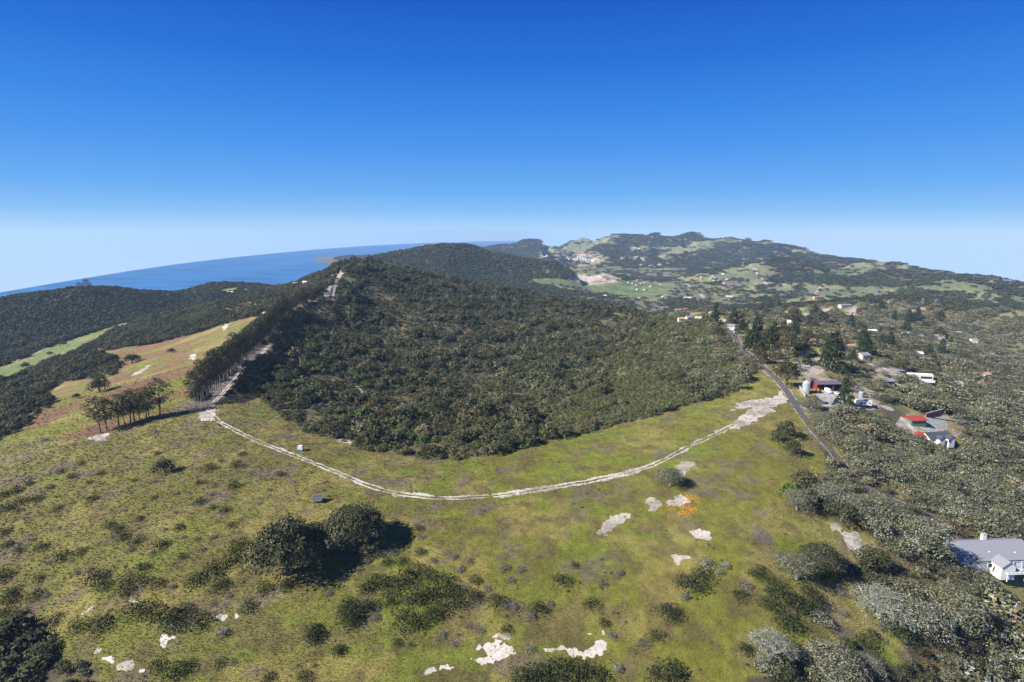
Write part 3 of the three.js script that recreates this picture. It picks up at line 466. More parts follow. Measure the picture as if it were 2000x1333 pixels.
// kits are one metre wide per unit of their width, scaled where they stand
const oakKit = [1, 2, 3, 4].map(k => ({ trunk: oakTrunk(k, 8, 6), crown: crown(k * 7, { blobs: domeBlobs(k, 8, 6, 15), faces: 900, leaf: 0.34, tones: OAK, flat: 0.4 }) }));
const bigOakKit = [5, 6].map(k => ({ trunk: oakTrunk(k, 16, 10), crown: crown(k * 7, { blobs: domeBlobs(k, 16, 10, 34), faces: 7000, leaf: 0.27, tones: OAK, pale: 0.035, paleTone: [0.16, 0.17, 0.13], flat: 0.45, twigs: 0 }) }));
const lichenOak = (faces, leaf) => [1, 2, 3, 4, 5].map(k => ({ trunk: oakTrunk(k + 20, 11, 7.5, PALEBARK), crown: crown(k * 13, { blobs: domeBlobs(k + 30, 11, 7.5, 24), faces, leaf, tones: LICHEN, flat: 0.5, pale: [0.12, 0.2, 0.28, 0.08, 0.16][k - 1], paleTone: [0.27, 0.28, 0.235], twigs: faces > 2000 ? [3, 4, 6, 2, 4][k - 1] : 1 }) }));
const lichenKit = lichenOak(5200, 0.165), lichenMid = lichenOak(1100, 0.33);
const paleKit = [1, 2].map(k => ({ trunk: oakTrunk(k + 50, 12, 8, [0.42, 0.41, 0.37]), crown: crown(k * 17, { blobs: domeBlobs(k + 60, 12, 8, 26), faces: 2600, leaf: 0.17, tones: [[0.08, 0.09, 0.045], [0.12, 0.12, 0.08]], pale: 0.5, paleTone: [0.25, 0.26, 0.21], twigs: 14, flat: 0.8 }) }));
const bushKit = [1, 2, 3, 4].map(k => ({ crownName: 'foliage', crown: crown(k * 19, { blobs: [...domeBlobs(k + 80, 3.4, 1.7, 8, 0.12), ...domeBlobs(k + 180, 4.4, 1.1, 7, 0.1)], faces: 640, leaf: 0.125, tones: BUSH, pale: 0.03, paleTone: [0.12, 0.12, 0.08], flat: 0.95 }) }));
const sageKit = [1, 2, 3].map(k => ({ crownName: 'foliage', crown: crown(k * 23, { blobs: domeBlobs(k + 90, 3, 1.1, 8, 0.1), faces: 260, leaf: 0.13, tones: SAGE, pale: 0.12, paleTone: [0.2, 0.18, 0.17], twigs: 14, flat: 1 }) }));
const silverKit = [1].map(k => ({ crownName: 'foliage', crown: crown(k * 29, { blobs: domeBlobs(k + 95, 3.2, 1.5, 9, 0.12), faces: 420, leaf: 0.15, tones: [[0.14, 0.15, 0.115], [0.1, 0.115, 0.075]], pale: 0.35, paleTone: [0.26, 0.27, 0.22], twigs: 5, flat: 0.9 }) }));
function eucalyptus(seed) {
  const rnd = seeded(seed), trunk = new Shape(), blobs = [], bend = V(rnd() * 1.4 - 0.7, 9, rnd() * 1.4 - 0.7), top = V(bend.x * 1.6, 20, bend.z * 1.6), k = [0.18, 0.16, 0.14];
  trunk.limb(V(0, -1, 0), bend, 0.3, 0.22, k, 6); trunk.limb(bend, top, 0.22, 0.07, k, 5);
  for (let i = 0; i < 20; i++) {
    const h = 7.5 + 15 * (i + rnd() * 0.6) / 20, t = i * 2.4 + rnd(), q = (1.1 + 2.3 * Math.sin(Math.PI * clamp((h - 6) / 18, 0, 1))) * (0.6 + 0.6 * rnd()), root = V().lerpVectors(bend, top, clamp((h - 11.5) / 11, 0, 1)), e = V(root.x + Math.cos(t) * q, h, root.z + Math.sin(t) * q);
    trunk.limb(root, e, 0.11, 0.04, k, 4); blobs.push([e.x, e.y + 0.4, e.z, 1.35 + 0.85 * rnd(), 0.9]);
  }
  blobs.push([top.x, 22.4, top.z, 1.5, 1]);
  return { trunk: trunk.geometry(), crown: crown(seed + 3, { blobs, faces: 1300, leaf: 0.36, tones: EUC, pale: 0.02, flat: 0.9 }) };
}
const eucKit = [1, 2, 3, 4, 5].map(k => eucalyptus(k * 31));
function conifer(seed, tall, wide) {
  const rnd = seeded(seed), trunk = new Shape(), blobs = []; trunk.limb(V(0, -0.5, 0), V(0, tall * 0.9, 0), wide * 0.05, 0.08, BARK, 6);
  for (let i = 0; i < 30; i++) { const f = (i + rnd()) / 30, t = i * 2.4, q = wide * 0.5 * (1 - f) ** 0.75 * (0.45 + 0.6 * rnd()); blobs.push([Math.cos(t) * q, tall * (0.1 + 0.86 * f), Math.sin(t) * q, wide * (0.2 - 0.12 * f), 0.8]); }
  return { trunk: trunk.geometry(), crown: crown(seed, { blobs, faces: 1100, leaf: 0.5, tones: PINE, flat: 0.7 }) };
}
const pineKit = [1, 2, 3].map(k => conifer(k * 37, 15, 10));
const roundKit = [1, 2].map(k => ({ trunk: oakTrunk(k + 70, 12, 13), crown: crown(k * 41, { blobs: domeBlobs(k + 75, 12, 14, 30, 0.2), faces: 1500, leaf: 0.45, tones: EUC, flat: 0.8 }) }));

// ---- trees that stand out one by one
const axial = at => -at.z * cosP + (EYE - at.y) * sinP;   // metres along the line of sight
const crownAt = (px, base, wpx) => { const at = hit(px, base), d = axial(at); return [at, wpx * d / FOCAL]; };   // where it stands, and its width in metres
const single = (kit, w, name, label, category, px, base, wpx, turn = 0, stretch = 1, group) => { const [at, m] = crownAt(px, base, wpx); return plant(kit, name, label, category, at, m / w, turn, group, stretch); };
const STANDING = [];   // [x, z, radius]: keep the wood clear of these
const note = o => { STANDING.push([o.position.x, o.position.z, 5]); return o; };
single(bigOakKit[0], 16, 'oak_tree', 'large dark oak in the grass, casting its shadow towards the track', 'tree', 692, 1066, 140, 0.4, 0.95);
single(bigOakKit[1], 16, 'oak_tree', 'largest dark oak, touching the oak beside it on the slope', 'tree', 562, 1122, 150, 2, 1.25);
single(bigOakKit[0], 16, 'oak_tree', 'smaller dark oak tucked between the large pair', 'tree', 612, 1070, 80, 3, 1);
single(lichenKit[3], 11, 'oak_tree', 'lone oak dusted with pale lichen beside the white sand', 'tree', 1309, 950, 60, 1, 1.0);
single(oakKit[0], 8, 'oak_tree', 'small lone dark tree on the open slope', 'tree', 321, 924, 36, 0, 1.15);
single(bigOakKit[1], 16, 'oak_tree', 'broad round oak at the edge of the clearing', 'tree', 1602, 1114, 92, 1.2, 0.95);
single(lichenKit[3], 11, 'oak_tree', 'lichened oak leaning against the broad round oak', 'tree', 1556, 1132, 80, 0.2, 1.0);
single(paleKit[0], 12, 'oak_tree', 'wide silvery oak thick with lichen in the clearing', 'tree', 1716, 1204, 122, 0.3, 0.7);
single(paleKit[1], 12, 'oak_tree', 'pale leafless oak with white branches', 'tree', 1508, 1290, 92, 1, 1.0);
single(lichenKit[1], 11, 'oak_tree', 'sprawling lichen-flecked oak below the clearing', 'tree', 1622, 1330, 130, 2.2, 0.85);
single(lichenKit[2], 11, 'oak_tree', 'grey lichened oak crown right of the sprawling oak', 'tree', 1690, 1322, 70, 1.7, 0.9);
single(oakKit[2], 8, 'oak_tree', 'round dark bush-like oak alone on the red meadow', 'tree', 194, 766, 36, 0, 1.2);
single(oakKit[1], 8, 'oak_tree', 'little dark tree on the red meadow below the wood', 'tree', 150, 779, 14, 0, 1.1);
single(oakKit[3], 8, 'oak_tree', 'spreading tree at the upper edge of the red meadow', 'tree', 258, 710, 30, 0, 0.9);
single(oakKit[0], 8, 'oak_tree', 'small tree next to the corner of the meadow wood', 'tree', 235, 716, 16, 0, 1.1);
single(oakKit[1], 8, 'oak_tree', 'single small tree among the red grass stripes', 'tree', 335, 690, 14, 0, 1);
for (const [px, py, w] of [[1520, 862, 34], [1537, 852, 44], [1546, 886, 40]]) single(oakKit[Math.round(w) % 4], 8, 'oak_tree', 'dark oak in the group of three on the meadow rim', 'tree', px, py, w, px, 1, 'three oaks on the meadow rim');
single(paleKit[1], 12, 'dead_shrub', 'bare grey shrub on the left meadow slope', 'shrub', 84, 862, 22, 0, 0.5);
for (const [k, px, py, w, label] of [[0, 1556, 996, 66, 'lichened oak at the tip of the wood'], [2, 1610, 985, 74, 'pale lichened oak behind the tip of the wood'], [1, 1662, 1010, 76, 'grey-green oak overhanging the clearing'], [4, 1716, 1020, 90, 'wide oak over the corner of the clearing'], [1, 1790, 1088, 130, 'large grey-green oak near the speckled bare ground'], [3, 1852, 1136, 60, 'oak beside the gable of the grey house'], [0, 1600, 836, 52, 'oak where the lane enters the trees'], [4, 1585, 800, 46, 'oak at the turning into the barn yard'], [2, 1780, 1240, 120, 'lichened oak at the end of the clearing'], [0, 1860, 1230, 130, 'large oak down the slope from the grey house']])
  note(single(lichenKit[k], 11, 'oak_tree', label, 'tree', px, py, w, px, 0.95));

// ---- the eucalyptus trees
{
  const rnd = seeded(9), seen = { trees: 'tall eucalyptus in the long row beside the track' };
  const front = [[196, 846, 74], [208, 842, 64], [232, 834, 66], [243, 829, 50], [254, 826, 62], [262, 824, 66], [273, 825, 52], [286, 821, 66], [292, 820, 58], [312, 815, 76]];
  front.forEach(([px, py, h], k) => { const at = hit(px, py), d = axial(at); plant(eucKit[k % 5], 'eucalyptus_tree', 'eucalyptus in the separate group past the end of the row', 'tree', at, 1.75 * h * d / FOCAL / 24, k * 1.3, 'eucalyptus group on the meadow', 0.58); });
  let run = 0, next = 0, k = 0; // along the row, one every five metres or so
  for (let i = 1; i < ROW.length; i++) {
    const [ax, az] = ROW[i - 1], [bx, bz] = ROW[i], len = Math.hypot(bx - ax, bz - az);
    while (next < run + len) { const t = (next - run) / len, x = lerp(ax, bx, t) + rnd() * 2 - 1, z = lerp(az, bz, t) + rnd() * 2 - 1, far = Math.hypot(x, z); plant(eucKit[k++ % 5], 'eucalyptus_tree', seen.trees, 'tree', put(x, z), (1.15 + 0.35 * rnd()) * (far > 800 ? 0.75 : 1), rnd() * 6, 'eucalyptus row', 0.92); if (rnd() < 0.45) { const x2 = x - 4 - rnd() * 5, z2 = z - 2 - rnd() * 3; plant(eucKit[k % 5], 'eucalyptus_tree', seen.trees, 'tree', put(x2, z2), 0.65 + 0.3 * rnd(), rnd() * 6, 'eucalyptus row', 1); } next += 4.4 + rnd() * 2.2; }
    run += len;
  }
}
// ---- tall trees round the yards on the ridge
for (const [kit, w, px, py, wpx, st, label, name] of [
  [pineKit[0], 10, 1472, 690, 38, 1, 'dark cypress beside the lane bend', 'cypress_tree'], [roundKit[0], 12, 1538, 698, 48, 1.05, 'large brown-green tree on the lawn by the lane', 'eucalyptus_tree'], [roundKit[1], 12, 1536, 757, 46, 1.15, 'bushy eucalyptus beside the silo', 'eucalyptus_tree'],
  [pineKit[1], 10, 1626, 728, 56, 1, 'broad dark cypress above the barn', 'cypress_tree'], [pineKit[2], 10, 1648, 796, 34, 1.25, 'dark conifer covering the barn corner', 'conifer_tree'], [pineKit[2], 10, 1576, 714, 20, 1, 'small dark conifer at the storage yard', 'conifer_tree'],
  [pineKit[0], 10, 1690, 694, 30, 1, 'dark conifer right of the tile roofed house', 'conifer_tree'], [roundKit[1], 12, 1600, 640, 40, 0.8, 'dense dark tree behind the tile roofed house', 'oak_tree'], [pineKit[1], 10, 1448, 660, 24, 1.1, 'dark conifer by the upper lane', 'cypress_tree'], [roundKit[0], 12, 1550, 632, 36, 0.8, 'rounded tree on the ridge gardens', 'oak_tree'],
  [pineKit[0], 10, 1588, 632, 22, 1.2, 'pointed conifer on the far ridge gardens', 'conifer_tree'], [pineKit[1], 10, 1660, 652, 26, 1, 'conifer behind the tile roofed house', 'conifer_tree'], [oakKit[0], 8, 1520, 702, 22, 1, 'small round tree on the lawn', 'oak_tree'], [roundKit[1], 12, 1484, 712, 34, 0.9, 'grey-green tree over the lane', 'oak_tree'], [pineKit[2], 10, 1850, 726, 10, 1.6, 'slim dark conifer behind the white modern house', 'conifer_tree'],
  [eucKit[0], 7, 157, 577, 10, 0.75, 'left tree of the pair on the ridge skyline', 'eucalyptus_tree'], [eucKit[3], 7, 170, 576, 13, 0.7, 'right tree of the pair on the ridge skyline', 'eucalyptus_tree'],
]) note(single(kit, w, name, label, 'tree', px, py, wpx, px, st));

// ---- taller trees among the ridge gardens and along the slope
{
  const rnd = seeded(515), kinds = [['conifer_tree', 'dark pointed conifer among the ridge gardens and houses', 'conifers among the ridge gardens', pineKit, 10], ['eucalyptus_tree', 'tall brown-green broad tree among the ridge gardens and houses', 'broad trees among the ridge gardens', roundKit, 12]];
  for (let k = 0; k < 84; k++) {
    const px = 1395 + 470 * rnd() ** 1.3, py = lerp(598, 668 + 0.16 * (px - 1395), rnd()), at = hit(px, py); if (segDist(ROAD, at.x, at.z) < 7 || -at.z > 1700) continue;
    const [name, label, group, kit, w] = kinds[rnd() < 0.4 ? 0 : 1], m = (9 + 9 * rnd()) * (-at.z > 900 ? 1.25 : 1); note(plant(kit[Math.floor(rnd() * kit.length)], name, label, 'tree', at, m / w, rnd() * 6, group, 0.75 + 0.45 * rnd()));
  }
}
// ---- shrubs on the open slopes
{
  const dark = [], sage = [], silver = [];
  const from = (ox, oy, list, to, scale = 2.857) => list.forEach(([x, y, s = 1]) => to.push([ox + x / scale, oy + y / scale, s]));
  from(0, 870, [[450, 95], [340, 140], [400, 170], [560, 155], [500, 200, .8], [280, 230], [880, 40, .7], [1350, 45], [1230, 80, .6], [1170, 125, 1.2], [1320, 110, 1.2], [1560, 155, 1.2], [750, 190, .6], [1110, 205, .8], [860, 285, .8], [1305, 225, 1.1], [1120, 310], [1190, 340, .8], [1260, 355], [520, 300, 1.3], [320, 345, 1.2], [210, 300, 1.2], [130, 310, 1.4], [40, 350, 1.3], [100, 360, 1.2], [780, 405, .9], [1290, 440, .9], [610, 440, 1.1], [660, 460, 1.2], [1000, 455], [680, 510, 1.2], [760, 530, 1.5], [900, 560, 1.8], [1020, 615, .8], [40, 555, 1.2], [110, 580, 1.2], [230, 565, 1.2], [450, 590, 1.2], [340, 625, 1.5], [800, 685, 1.1], [540, 740, 1.7], [700, 760, 1.5], [800, 755, 1.3], [880, 770], [590, 780, 1.2], [700, 815, 1.1], [220, 740, 1], [20, 730, 1.3], [70, 815, 1], [50, 860, 1.3], [210, 830, 1.1], [1090, 755, 1.5], [1200, 700, 1.6], [1330, 560, 2], [1300, 640, 1.8], [1230, 780, 1.5], [1390, 900], [1470, 800, 1.5], [120, 935], [30, 930, 1.2], [300, 970, 1.4], [440, 1005, 1.7], [560, 1010, 1.5], [750, 920, 1.6], [850, 935, 2], [930, 960, 1.7], [1020, 930, 1.5], [980, 1000, 1.6], [1110, 985, 1.5], [1770, 1020, 1.1], [1750, 1070, 1.1], [1900, 1140], [1960, 910, 1.4], [1960, 980, 1.5], [880, 1225, 1.3], [960, 1275, 1.4], [1040, 1235, 1.3], [1230, 1210, .9], [1500, 1295, .9], [1700, 1290], [1600, 780, 1.2], [20, 480, 1.3], [90, 250, 1.2], [160, 210, 1.1], [20, 270, 1.3]], dark);
  from(0, 870, [[700, 60, .8], [675, 140, .8], [730, 260, .7], [980, 265], [1500, 245], [1180, 270], [1070, 325, .9], [1450, 320, .8], [700, 360, .7], [980, 370, .7], [1060, 375, .7], [770, 460, .7], [920, 465, .7], [1130, 580], [180, 525], [330, 455], [700, 670, .8], [430, 710], [960, 790, 1.2], [500, 690], [260, 835], [1190, 880], [1280, 835, .9], [1840, 820, 1.1], [1710, 600, 1.2], [1190, 510], [1020, 510], [400, 640, 1.1], [300, 1000, 1], [1300, 1210, .8], [1100, 520, 1.1], [860, 200, 1.1], [850, 600, .9], [730, 580, 1.1]], sage);
  from(600, 870, [[620, 460], [630, 595], [530, 645, 1.2], [450, 650], [380, 770, 1.6], [450, 780, 1.3], [330, 790, 1.2], [540, 760, 1.8], [620, 700, 1.4], [700, 740, 1.3], [770, 770, 1.6], [820, 830, 1.6], [650, 840, 1.8], [590, 860, 1.5], [730, 840, 1.5], [470, 860, 1.3], [230, 880, 1.2], [200, 920, 1.2], [250, 960, 1.3], [300, 930, 1.6], [350, 890, 1.2], [540, 970, 1.7], [600, 1000, 1.6], [680, 960, 1.8], [740, 930, 1.6], [850, 890, 1.3], [930, 850, 1.2], [930, 750, 1.2], [1060, 870, 1.3], [1280, 915, 1.4], [1420, 750, 1.3], [1490, 665, .8], [1580, 880, 1], [500, 1100, .7], [580, 1110, .6], [180, 1145, .9], [30, 1030, 1.2], [50, 1070, 1.2], [1110, 1025, .9], [1650, 990, .9], [1940, 1060, 1.2], [1180, 1300, 1.7], [1280, 1280, 1.7], [1400, 1260, 1.7], [1480, 1250, 1.5], [1550, 1270, 1.6], [1630, 1300, 1.4], [1950, 1290, 1.6], [1990, 920, 1.2], [1330, 1310, 1.6], [1240, 1310, 1.5]], dark);
  from(600, 870, [[640, 510], [520, 545, 1.2], [470, 600, 1.4], [400, 610, 1.2], [340, 640, 1.2], [290, 690, 1.2], [380, 960, 1.2], [880, 790, 1.2], [1000, 800, 1.3], [1100, 880, 1.2], [1150, 900, 1.3], [1250, 950, 1.2], [1190, 690, 1.5], [1100, 680, 1.6], [1130, 750, 1.4], [820, 620, 1.3], [900, 640, 1.3], [780, 600, 1.2], [750, 1060, 1.2], [820, 1110, 1], [1030, 840, 1.2], [560, 870, 1.1], [960, 1030], [1640, 770, 1.2], [1740, 710, 1.2], [180, 620, 1.1], [240, 610, 1.1], [60, 770, .9], [110, 830, .8], [200, 740, .9], [860, 690, 1.1], [700, 640, 1], [900, 1000, 1], [1700, 1060, 1.1], [1860, 1100, 1.2], [1350, 880, 1]], sage);
  from(1300, 870, [[120, 780, 2], [190, 800, 1.3], [200, 730, 1.6], [420, 840], [30, 920, 1.5], [50, 950, 1.3], [620, 830, 1.7], [560, 880, 1.2], [650, 960, 1.5], [700, 870, 1.5], [800, 830, 1.6], [760, 900, 1.4], [850, 880, 1.3], [900, 740, 1.5], [960, 700, 1.3], [440, 1140], [1100, 1100, 1.4], [1150, 1060, 1.2], [60, 1290, 1.6], [30, 1250, 1.4], [530, 690, 1.2], [500, 720, 1.1], [590, 760, 1.2], [1200, 760, 1.3], [1150, 650, 1.2], [680, 1000, 1.4]], dark);
  from(1300, 870, [[110, 840, 1.2], [440, 780, 1.4], [0, 900, 1.2], [960, 790, 1.5], [1000, 830, 1.3], [1090, 740, 1.4], [1330, 720, 1.3], [1200, 1020, 1.2], [1060, 790, 1.3], [900, 800, 1.2], [700, 930, 1.1], [1400, 810, 1.1], [980, 930, 1.1]], sage);
  from(0, 870, [[1240, 1045, 1.5]], silver); from(600, 870, [[1240, 1130, 1.2], [1730, 1240, 1.2]], silver);
  from(1300, 870, [[220, 660, 2], [330, 670, 1.4], [300, 705, 1.2], [840, 950, 2.2], [900, 990, 1.7], [600, 1200, 1.8], [560, 1240, 2], [530, 1200, 1.4], [640, 1260, 1.6]], silver);
  const rnd = seeded(21);
  for (const [px, py, s] of dark) plant(bushKit[Math.floor(rnd() * 4)], 'shrub', 'dark green shrub scattered on the grassy slope', 'shrub', hit(px, py + 4), s * (1.25 + 0.5 * rnd()), rnd() * 6, 'dark green shrubs on the slope', 0.85 + 0.4 * rnd());
  for (const [px, py, s] of sage) plant(sageKit[Math.floor(rnd() * 3)], 'sagebrush', 'low purplish-grey shrub scattered on the grassy slope', 'shrub', hit(px, py + 3), s * (0.9 + 0.35 * rnd()), rnd() * 6, 'purplish-grey shrubs on the slope', 0.8 + 0.3 * rnd());
  for (const [px, py, s] of silver) plant(silverKit[0], 'silver_shrub', 'silvery grey-green shrub in the grass', 'shrub', hit(px, py + 4), s, rnd() * 6, 'silvery shrubs', 0.9);
}

// ---- woods: the trees that show largest stand as themselves, the rest of each wood is one mass
const far = (name, label, kits, list, category) => {
  if (!list.length) return;
  const m = new THREE.InstancedMesh(kits, leafMat, list.length), q = new THREE.Quaternion(), e = new THREE.Euler(), M = new THREE.Matrix4(), c = new THREE.Color(); m.name = name; m.castShadow = m.receiveShadow = true;
  list.forEach(([x, y, z, w, h, t, k], i) => { q.setFromEuler(e.set(0, t, 0)); M.compose(V(x, y, z), q, V(w, h, w)); m.setMatrixAt(i, M); m.setColorAt(i, c.setRGB(k[0], k[1], k[2])); });
  m.userData = { kind: 'stuff', label, category }; scene.add(m);
};
const massOak = crown(301, { blobs: domeBlobs(301, 8, 6, 13, 0.22), faces: 260, leaf: 0.6, tones: OAK, flat: 0.35 }), massLichen = crown(303, { blobs: domeBlobs(303, 8, 5.6, 13, 0.22), faces: 420, leaf: 0.42, tones: LICHEN, pale: 0.18, paleTone: [0.27, 0.28, 0.24], flat: 0.4 }), farTree = crown(305, { blobs: domeBlobs(305, 8, 6, 7, 0.2), faces: 44, leaf: 1.5, tones: OAK, flat: 0.35 }), massBrush = crown(307, { blobs: domeBlobs(307, 3.6, 2, 8, 0.1), faces: 120, leaf: 0.36, tones: BRUSHTONE, pale: 0.05, paleTone: [0.17, 0.17, 0.12], flat: 0.7 });
const mass = { hollow: [], west: [], slope: [], ridge: [], crest: [], hills: [], plain: [], brush: [], scrub: [] };
const WATCH = [...['ROAD'].map(() => ROAD), ROWTRACK];
const HALF_HIDDEN = [[1680, 642], [1722, 674], [1770, 657], [1822, 692], [1850, 682], [1905, 670], [1955, 692], [1780, 642], [1692, 704], [1666, 664], [1890, 692], [1975, 724], [1615, 622], [1580, 620], [1500, 612], [1482, 627], [1396, 618], [1720, 640], [1930, 740], [1870, 760]];
const KEEP = [[[1600, 775], 26], [[1630, 780], 22], [[1570, 765], 12], [[1690, 790], 15], [[1682, 776], 8], [[1775, 733], 20], [[1797, 741], 16], [[1797, 748], 13], [[1770, 740], 12], [[1815, 748], 10], [[1735, 748], 12], [[1795, 820], 22], [[1830, 850], 20], [[1835, 832], 20], [[1766, 836], 11], [[1900, 1092], 13], [[1925, 1105], 17], [[1960, 1118], 18], [[1970, 1146], 8], [[1990, 1110], 16], [[1950, 1136], 6], [[1582, 722], 18], [[1650, 680], 20], [[1580, 664], 22], [[1495, 652], 16], [[1805, 900], 6], [[1640, 705], 6], [[500, 608], 14], [[680, 548], 12], [[578, 556], 26]].map(([p, r]) => { const h = hit(...p); return [h.x, h.z, r]; });
for (const [px, py, w] of [[1602, 633, 16], [1647, 641, 11], [1526, 632, 13], [1541, 636, 6], [1428, 645, 11], [1332, 630, 11], [1348, 627, 12], [1364, 624, 11], [1461, 619, 9], [1703, 652, 20], [1654, 601, 22], [1560, 628, 10], [1794, 699, 18], [1800, 662, 12], [1834, 662, 22], [1756, 692, 16], [1868, 708, 10], [1938, 700, 16], [1740, 664, 9], [1872, 655, 12], [1660, 612, 12], [1672, 612, 12], [1580, 559, 8], [1920, 668, 10], [1742, 602, 12], [1612, 606, 12], [1762, 614, 8], [1722, 607, 10], ...HALF_HIDDEN.map(([x, y]) => [x, y, 11])]) for (const o of [0, 5, 9]) { const h = hit(px, py + o); KEEP.push([h.x, h.z, Math.max(8, w * axial(h) / FOCAL * 0.62)]); }
const CORRIDOR = [[666, 522], [665, 540], [655, 556], [648, 586]], CORR = track(CORRIDOR), CORR2 = track([[664, 535], [655, 550], [645, 562], [637, 578]]), FOOT = track([[666, 744], [686, 748], [700, 758], [708, 770]]), SIDE = track([[1897, 622], [1900, 636], [1893, 648], [1888, 660]]);
{
  const rnd = seeded(303), blocked = (x, z, d) => {
    for (const [a, b, r] of KEEP) if ((x - a) ** 2 + (z - b) ** 2 < r * r) return true;
    for (const [a, b, r] of STANDING) if ((x - a) ** 2 + (z - b) ** 2 < r * r) return true;
    if (d < 1000 && segDist(ROAD, x, z) < (z > -292 ? 1.5 : 5.5)) return true;
    if (d < 1300 && (segDist(ROWTRACK, x, z) < 4 || segDist(ROW, x, z) < (d > 640 ? 2 : 5) || segDist(CORR, x, z) < 4.5 || segDist(CORR2, x, z) < 4.5 || segDist(FOOT, x, z) < 2.5 || segDist(SIDE, x, z) < 7)) return true;
    return false;
  };
  for (let lr = Math.log(95); lr < Math.log(7600);) {
    const r = Math.exp(lr), s = Math.max(5.6, r * 0.0046);
    for (let az = -54 * RAD; az < 54 * RAD; az += s / r) {
      const rr = r + (rnd() - 0.5) * s * 1.1, a = az + (rnd() - 0.5) * s / r * 1.1, x = rr * Math.sin(a), z = -rr * Math.cos(a), d = rr, pick = rnd();
      if (d > furthest(a) * 0.985) continue;
      const kind = cover(x, z), n = fbm(x / (s * 6), z / (s * 6), 3);
      if (kind === 'meadow' || kind === 'clearing' || kind === 'red' || kind === 'field' || kind === 'sandhill' || (kind === 'brush' && (n < 0.58 || pick > 0.3 || d < 330))) continue;
      let dens = 1; // how closely the trees stand
      if (kind === 'yard') dens = 0.2; else if (kind === 'town') dens = 0.22; else if (kind === 'pasture') dens = 0.004; else if (kind === 'hillgrass') dens = d > 1500 ? 0.05 : 0.22; else if (kind === 'goldgrass' || kind === 'goldhill') dens = 0.06; else if (kind === 'plain') dens = 0.07; else if (kind === 'plainwood') dens = 0.5; else if (kind === 'scrub') dens = 0.35;
      else if (x > 150 && d < 1500) dens = (d > 760 ? 0.46 : 0.66) + 1.1 * (n - 0.36);
      if (pick > dens) continue;
      const y = height(x, z); if (y < -172) continue;
      if (blocked(x, z, d)) continue;
      const grow_ = (0.55 + 0.75 * rnd()) * (0.75 + 0.6 * n), tall = smooth(0.36, 0.64, fbm(x / 34 + 11, z / 34, 3)) * (rnd() < 0.5 ? 1.25 : 0.8), w = s * 0.15 * (d < 1500 ? (0.66 + 0.85 * tall) * (0.75 + 0.5 * rnd()) : 0.55 + 0.85 * grow_), tint = (0.6 + 0.75 * rnd()) * (0.6 + 0.8 * fbm(x / (s * 9) + 70, z / (s * 9), 3)), warm = rnd() < 0.12 ? 1.25 : 1;
      const rec = [x, y, z, w, w * (0.72 + 0.35 * rnd()) * (d > 3000 ? 0.45 : d > 1500 ? 0.75 : 1), rnd() * 6.28, [tint * warm, tint, tint * (0.85 + 0.3 * rnd())]];
      const to = d > 1500 ? (kind === 'plain' || kind === 'plainwood' || kind === 'goldhill' ? 'plain' : x < 300 ? 'crest' : 'hills') : x > 150 && !(x < 420 && a < 0.27 && d > 400) ? (kind === 'scrub' || kind === 'yard' || d > 760 ? 'ridge' : 'slope') : (a < -0.38 || (a < -0.3 && d > 760)) ? 'west' : 'hollow';
      if (to === 'slope' || to === 'ridge') { const g = 1.2 + 0.35 * rnd(); rec[3] *= g; rec[4] *= g; }
      if (to === 'hollow') { const q = rnd(); if (q < 0.13) rec[6] = [1.9, 1.75, 2.0].map(v => v * tint * 0.95); else if (q < 0.24) rec[6] = [0.95, 1.35, 0.7].map(v => v * tint); else if (q < 0.33) { rec[3] *= 1.5; rec[4] *= 1.6; } if (fbm(x / 30 - 9, z / 30 + 4, 3) < 0.42 && q < 0.8) { rec[3] *= 0.6; rec[4] *= 0.42; rec[6] = [1.5, 1.5, 1.3].map(v => v * (0.7 + 0.4 * rnd())); } }
      mass[to].push(rec);
    }
    lr += s / r;
  }
  // chaparral between meadow and wood, and low growth under the oak wood's edge
  for (let lr = Math.log(250); lr < Math.log(1100);) {
    const r = Math.exp(lr), s = Math.max(2.5, r * 0.0058);
    for (let az = -30 * RAD; az < 30 * RAD; az += s / r) {
      const rr = r + (rnd() - 0.5) * s, a = az + (rnd() - 0.5) * s / r, x = rr * Math.sin(a), z = -rr * Math.cos(a);
      if (cover(x, z) !== 'brush' || fbm(x / 9, z / 9, 3) < 0.34 || segDist(ROAD, x, z) < 5) continue;
      const g = (0.5 + 0.8 * rnd()) * (0.7 + 0.7 * fbm(x / 26, z / 26, 2)), t = 0.7 + 0.6 * rnd();
      mass.brush.push([x, height(x, z), z, g * s * 0.42, g * s * 0.4, rnd() * 6.28, [t, t, t * (0.8 + 0.4 * rnd())]]);
    }
    lr += s / r;
  }
  // small scrub sprinkled through the meadows
  for (let k = 0; k < 7000; k++) {
    const r = Math.sqrt(lerp(110 ** 2, 480 ** 2, rnd())), a = lerp(-50, 47, rnd()) * RAD, x = r * Math.sin(a), z = -r * Math.cos(a), kind = cover(x, z);
    if (kind !== 'meadow' && kind !== 'clearing' && !(kind === 'wood' && x > 100)) continue;
    const left = smooth(40, -140, x), n = fbm(x / 20 + 60, z / 20, 3), lim = kind !== 'meadow' ? 0.42 : lerp(0.6, 0.44, left) + (r > 300 ? 0.12 : 0) + 0.09 * smooth(200, 250, r) * (1 - left);
    if (n < lim || segDist(PATH, x, z) < 4) continue;
    const t = 0.7 + 0.6 * rnd(), g = 0.12 + 0.3 * rnd() ** 2; mass.scrub.push([x, height(x, z), z, g, g * 0.8, rnd() * 6.28, rnd() < 0.4 ? [1.9 * t, 1.35 * t, 2.4 * t] : [t * 0.8, t * 0.85, t * 0.7]]);
  }
